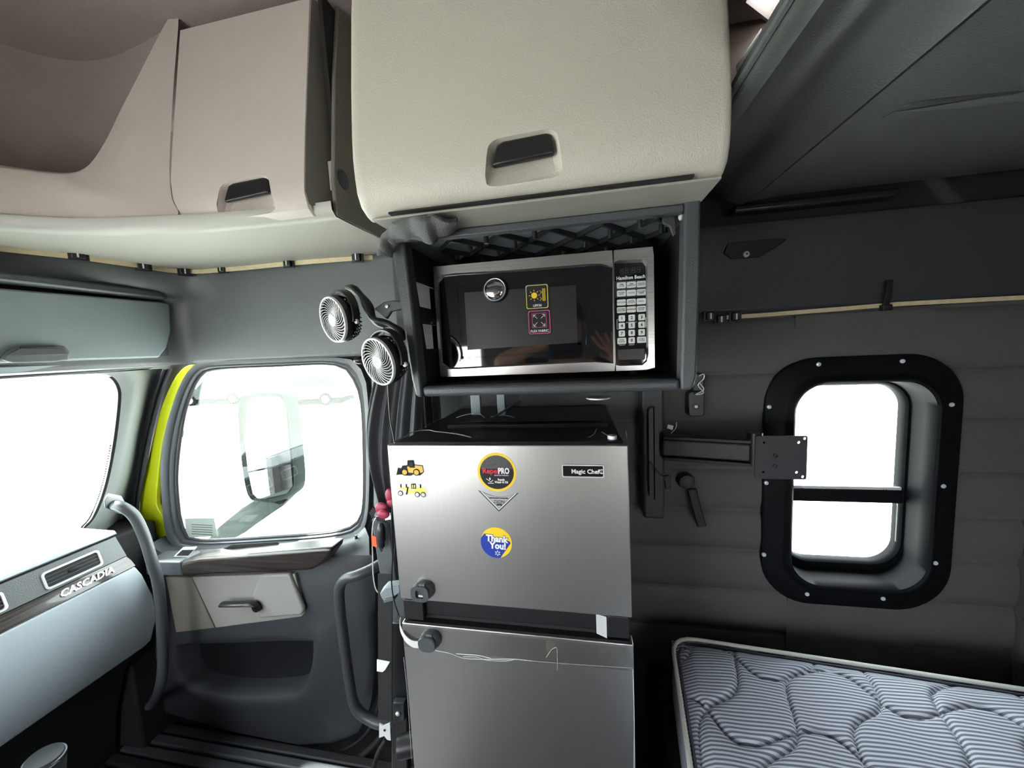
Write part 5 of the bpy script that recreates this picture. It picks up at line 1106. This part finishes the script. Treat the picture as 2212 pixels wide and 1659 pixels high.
m2.build('mounting_plate', darkp, ma, solid=.003, smooth=False, label='square plate with corner screw holes')
for (x, z) in ((X0+.045, Z0+.035), (X0+.045, Z0+.062)): MB().lathe([(.0045, 0), (.0045, -.003), (.002, -.0035)], (x, 1.008, z), (0, 1, 0), 12).build('plate_screw', blackp, ma)
tag(MB().tube(sm([PY(x, y, 1.08) for x, y in ((1386, 905), (1376, 935), (1374, 950), (1384, 975), (1400, 992), (1420, 1018), (1432, 1028), (1446, 1027))], 5), .0014, 6).build('thin_cable', blackp), 'thin black cable drooping across the monitor arm channel', 'cable')
tg = thing('tagged_wire', PY(1450, 930, 1.12), 'small white-tagged wire above the monitor arm', 'wire')
MB().tube(sm([PY(x, y, 1.12) for x, y in ((1461, 912), (1460, 924), (1450, 936), (1441, 945))], 4), .0012, 6).build('lead', silver, tg); MB().prism([PY(*q, 1.118) for q in ((1443, 917), (1455, 920), (1453, 929), (1441, 925))], (0, .002, 0)).build('tag', offwhite, tg)
hkk = thing('hooked_bracket', PY(1447, 1050, 1.15), 'small black hook bracket under the monitor arm', 'hook')
MB().prism([PY(*q, 1.15) for q in ((1425, 1028), (1449, 1028), (1450, 1058), (1438, 1058), (1436, 1038), (1425, 1038))], (0, .012, 0)).build('hook_body', blackp, hkk, bevel=.002)
# hanging black handset-like strap
hs = thing('strap_hanger', PY(1500, 1140, 1.15), 'black round-headed strap hanging on the wall pads below the monitor arm', 'strap')
c = PY(1485, 1043, 1.165); MB().lathe([(.024, .02), (.026, .005), (.022, -.008), (.012, -.012)], (c.x, 1.175, c.z), (0, 1, 0), 24).build('round_head', darkp, hs)
MB().strap(sm([PY(x, y, 1.165) for x, y in ((1494, 1055), (1500, 1080), (1508, 1110), (1516, 1137))], 4), (.026, 0, .004), .012).build('strap_tail', blackp, hs, bevel=.003)
# key-fob like wall latch by the compartment
wlch = thing('wall_latch', PY(1504, 880, 1.15), 'black wall latch with a steel button hanging below the right end of the microwave shelf', 'latch')
a, b = PY(1486, 845, 1.17), PY(1521, 899, 1.17)
MB().py(rr(a.x, b.x, b.z, a.z, .012), 1.165, 1.194).build('latch_body', blackp, wlch, bevel=.003)
c = PY(1503, 878, 1.165); MB().lathe([(.010, 0), (.010, -.003), (.0065, -.004)], (c.x, 1.165, c.z), (0, 1, 0), 18).build('button_ring', darkp2, wlch); MB().lathe([(.005, -.002), (.0045, -.006), (.002, -.007)], (c.x, 1.165, c.z), (0, 1, 0), 14).build('button', silver, wlch)
MB().tube(sm([PY(x, y, 1.15) for x, y in ((1510, 812), (1520, 808), (1520, 818), (1508, 832), (1520, 848), (1502, 852), (1520, 842), (1512, 828))], 5), .0016, 6).build('twisted_wire', silver, wlch); MB().prism([PY(*q, 1.155) for q in ((1502, 806), (1522, 806), (1522, 846), (1496, 846))], (0, .02, 0)).build('wire_bag', blackp, wlch, bevel=.004)

# ================================================================== outside
gr = MB().box(-60, 60, -40, 60, -1.4, -1.3).build('ground', concrete, kind='structure', smooth=False)
gj = MB().box(-60, 60, 3.05, 3.09, -1.305, -1.296)
gj.add([(.1, 2.0, -1.298), (.14, 2.0, -1.298), (2.6, 4.6, -1.298), (2.56, 4.6, -1.298)], [(0, 1, 2, 3)]); tag(gj.build('pavement_joint', inkgrey), 'dark expansion joints in the concrete yard outside', 'joint'); gj = bpy.data.objects['pavement_joint']; gj['kind'] = 'structure'
del gj['category']
# wing mirror
wm = thing('wing_mirror', (-1.4, 1.7, .75), 'tall grey-green wing mirror with two glasses outside the cab door window', 'mirror')
ho = [(p.x, p.z) for p in sm([PY(*q, 1.65) for q in ((517, 862), (540, 848), (590, 845), (612, 850), (625, 880), (638, 1000), (640, 1050), (630, 1072), (600, 1086), (560, 1086), (540, 1078), (528, 1040), (515, 930))], 3, True)]
hmir = mat('mirror_housing', (.0085, .0135, .012), .7, spec=.08)
cm_ = (sum(p[0] for p in ho)/len(ho), sum(p[1] for p in ho)/len(ho)); sc_ = lambda l, s_, y: [V((cm_[0]+(x-cm_[0])*s_, y, cm_[1]+(z-cm_[1])*s_)) for x, z in l]
hsg = MB().loft([sc_(ho, .86, 1.655), sc_(ho, .97, 1.645), sc_(ho, 1.0, 1.66), sc_(ho, .98, 1.72), sc_(ho, .6, 1.78)], True, True).build('housing', hmir, wm)
gm = mat('mirror_glass', (.8, .82, .82), .02, 1)
MB().prism([PY(*q, 1.65) for q in ((535, 868), (548, 856), (605, 853), (618, 880), (628, 990), (628, 998), (536, 1018), (528, 950))], (0, .004, 0)).build('main_glass', gm, hsg, smooth=False)
MB().prism([PY(*q, 1.65) for q in ((537, 1022), (628, 1003), (632, 1050), (620, 1066), (560, 1080), (546, 1066))], (0, .004, 0)).build('wide_angle_glass', gm, hsg, smooth=False)
aq = [((525, 1095), 1.62), ((548, 1082), 1.64), ((600, 1084), 1.66), ((632, 1068), 1.68), ((600, 1098), 1.62), ((540, 1140), 1.40), ((510, 1162), 1.30), ((448, 1166), 1.27), ((470, 1140), 1.36)]
A0 = [PY(*q, y) for q, y in aq]
MB().prism(A0, (0, .05, 0)).build('mirror_arm', hmir, wm, bevel=.006)
ra = [PY(*q, 1.5) for q in ((575, 853), (582, 900), (584, 950), (570, 985), (540, 1008))]
# ghosting on glass left part: outer vent divider seal
# parked car and building
def car(name, x, y, z, rot, lab, m_):
    t = thing(name, (x, y, z), lab, 'car'); ca, sa = math.cos(rot), math.sin(rot)
    def T(l, w, h): return V((x+l*ca-w*sa, y+l*sa+w*ca, z+h))
    prof = [(-2.4, .35), (-2.45, .75), (-2.3, 1.0), (-1.1, 1.1), (-.5, 1.62), (1.5, 1.66), (2.2, 1.1), (2.4, 1.0), (2.42, .4)]
    MB().loft([[T(l, w, h) for l, h in prof] for w in (-.9, .9)], True, True).build('body', m_, t, bevel=.12, seg=3)
    MB().loft([[T(l, w, h) for l, h in ((-2.3, .12), (-2.3, .34), (2.3, .34), (2.3, .12))] for w in (-.8, .8)], True, True).build('underside', tyre, t)  # near-black block stands in for the shadow under the car
    MB().loft([[T(l, w, h) for l, h in ((-2.43, .72), (-2.40, .80), (2.40, .84), (2.42, .76))] for w in (-.93, .93)], True, True).build('side_moulding', greycar, t)
    MB().loft([[T(l, w, h) for l, h in ((-.95, 1.12), (-.45, 1.54), (1.4, 1.57), (1.95, 1.12))] for w in (-.91, .91)], True, True).build('side_glass', carglass, t)
    for l in (1.45, -1.5):
        for w in (-.95, .75):
            o = T(l, w, .36); MB().lathe([(.36, 0), (.36, .2)], o, (-sa, ca, 0), 24).build('wheel', tyre, t); MB().lathe([(.21, -.01), (.21, .21)], o, (-sa, ca, 0), 20).build('wheel_rim', silver, t)
car('parked_car', -15.9, 19.2, -1.3, .15, 'white car parked in the yard, seen through the top of the door window', carpaint)
car('parked_car', -23.5, 20.5, -1.3, .1, 'pale grey car parked to the left of the white one, beyond the mirror', greycar)

# ================================================================== the photographer (seen only in reflections)
def skinned(name, nodes, edges, m_, parent, sub=2, root=0):
    me = bpy.data.meshes.new(name); org = worldloc(parent)
    me.from_pydata([V(p)-org for p, r in nodes], edges, []); o = bpy.data.objects.new(name, me); C.objects.link(o); o.parent = parent; me.materials.append(m_)
    md = o.modifiers.new('skin', 'SKIN'); sv = me.skin_vertices[0].data
    for i, (p, r) in enumerate(nodes): sv[i].radius = r if isinstance(r, tuple) else (r, r); sv[i].use_root = (i == root)
    md.use_smooth_shade = True; s2 = o.modifiers.new('sub', 'SUBSURF'); s2.levels = s2.render_levels = sub
    return o
pe = thing('person', (-.05, -.40, -.08), 'person in dark shirt and trousers holding a phone up with both hands, seen in reflections', 'person')
N = []; E_ = []
def nd(p, r, par=None):
    N.append((p, r)); i = len(N)-1
    if par is not None: E_.append((par, i))
    return i
pel = nd((-.05, -.40, .90), (.14, .10)); wa = nd((-.05, -.39, 1.06), (.13, .10), pel); chx = nd((-.05, -.38, 1.24), (.155, .11), wa); nk0 = nd((-.05, -.37, 1.39), (.10, .08), chx)
nk = nd((-.05, -.355, 1.47), .05, nk0); hd0 = nd((-.05, -.335, 1.53), (.062, .075), nk); hd1 = nd((-.05, -.34, 1.60), (.075, .092), hd0); hd2 = nd((-.05, -.345, 1.67), (.062, .075), hd1)
for sx, el, wr_p in ((-1, (-.40, -.13, 1.42), (-.165, -.055, 1.515)), (1, (.33, -.20, 1.22), (.17, -.055, 1.42))):
    sh0 = nd((-.05+sx*.17, -.37, 1.36), .062, nk0); e = nd(el, .043, sh0); e2 = nd(tuple(V(el).lerp(V(wr_p), .35)), .044, e); w_ = nd(wr_p, .028, e2)
    d0 = (V((-.02 if sx < 0 else .10, -.045, 1.60 if sx < 0 else 1.54))-V(wr_p)).normalized(); sd = V((d0.z, 0, -d0.x))
    pm = nd(tuple(V(wr_p)+d0*.055), (.036, .016), w_)
    for k, (off, ln_) in enumerate(((-.030, .075), (-.010, .085), (.010, .078), (.030, .060))):
        b0 = V(wr_p)+d0*.085+sd*off; curl = 0 if k < 2 else 1
        a_i = nd(tuple(b0), .0095, pm); b_i = nd(tuple(b0+d0*ln_*.45+sd*off*.25+V((0, .004+.012*curl, 0))), .0088, a_i); nd(tuple(b0+d0*ln_*(.95-.35*curl)+sd*off*.45+V((0, .008+.020*curl, 0))), .0078, b_i)
    t0 = nd(tuple(V(wr_p)+d0*.03+sd*(.030*sx*-1)), .012, w_); nd(tuple(V(wr_p)+d0*.065+sd*(.055*sx*-1)+V((0, .01, 0))), .009, t0)
for sx in (-1, 1):
    h = nd((-.05+sx*.095, -.40, .82), .085, pel); k_ = nd((-.05+sx*.11, -.38, .43), .058, h); a_ = nd((-.05+sx*.12, -.42, .02), .040, k_); nd((-.05+sx*.13, -.29, -.035), (.04, .035), a_)
skinned('body', N, E_, skin, pe)
T = [((-.05, -.40, .88), (.155, .115)), ((-.05, -.39, 1.06), (.148, .118)), ((-.05, -.38, 1.24), (.172, .127)), ((-.05, -.37, 1.385), (.115, .092)), ((-.215, -.37, 1.36), .078), ((-.33, -.23, 1.395), .060), ((.115, -.37, 1.36), .078), ((.24, -.27, 1.28), .060)]
skinned('shirt', T, [(0, 1), (1, 2), (2, 3), (3, 4), (4, 5), (3, 6), (6, 7)], mat('dark_shirt', (.02, .02, .025), .9), pe)
T = [((-.05, -.40, .90), (.158, .118)), ((-.145, -.40, .80), .10), ((-.16, -.38, .43), .075), ((-.17, -.42, .04), .06), ((.045, -.40, .80), .10), ((.06, -.38, .43), .075), ((.07, -.42, .04), .06)]
skinned('trousers', T, [(0, 1), (1, 2), (2, 3), (0, 4), (4, 5), (5, 6)], mat('dark_trousers', (.03, .035, .05), .9), pe)
hr = MB().ball((-.05, -.365, 1.655), (.083, .095, .085), 20, 12).build('hair', mat('dark_hair', (.02, .015, .012), .8), pe)
for sx in (-1, 1):
    MB().ball((-.05+sx*.031, -.262, 1.60), (.013, .009, .009), 12, 8).build('eye', white, pe); MB().ball((-.05+sx*.082, -.34, 1.59), (.008, .018, .030), 10, 8).build('ear', skin, pe)
MB().loft([[V((-.05, -.262, 1.605)), V((-.052, -.262, 1.604)), V((-.048, -.262, 1.604))], [V((-.05, -.235, 1.57)), V((-.066, -.255, 1.565)), V((-.034, -.255, 1.565))]], True, True).build('nose', skin, pe); MB().ball((-.05, -.262, 1.535), (.024, .008, .006), 12, 6).build('mouth', redp, pe)
ph = thing('phone', (-.06, -.02, 1.46), 'dark phone held up by the person, seen only in reflections', 'phone')
MB().py(rr(-.135, .015, 1.435, 1.512, .01), -.024, -.015).build('phone_body', blackp, ph, bevel=.002); MB().lathe([(.007, 0), (.007, .001)], (0, -.015, 1.5), (0, 1, 0), 16).build('lens', blackglass, ph)
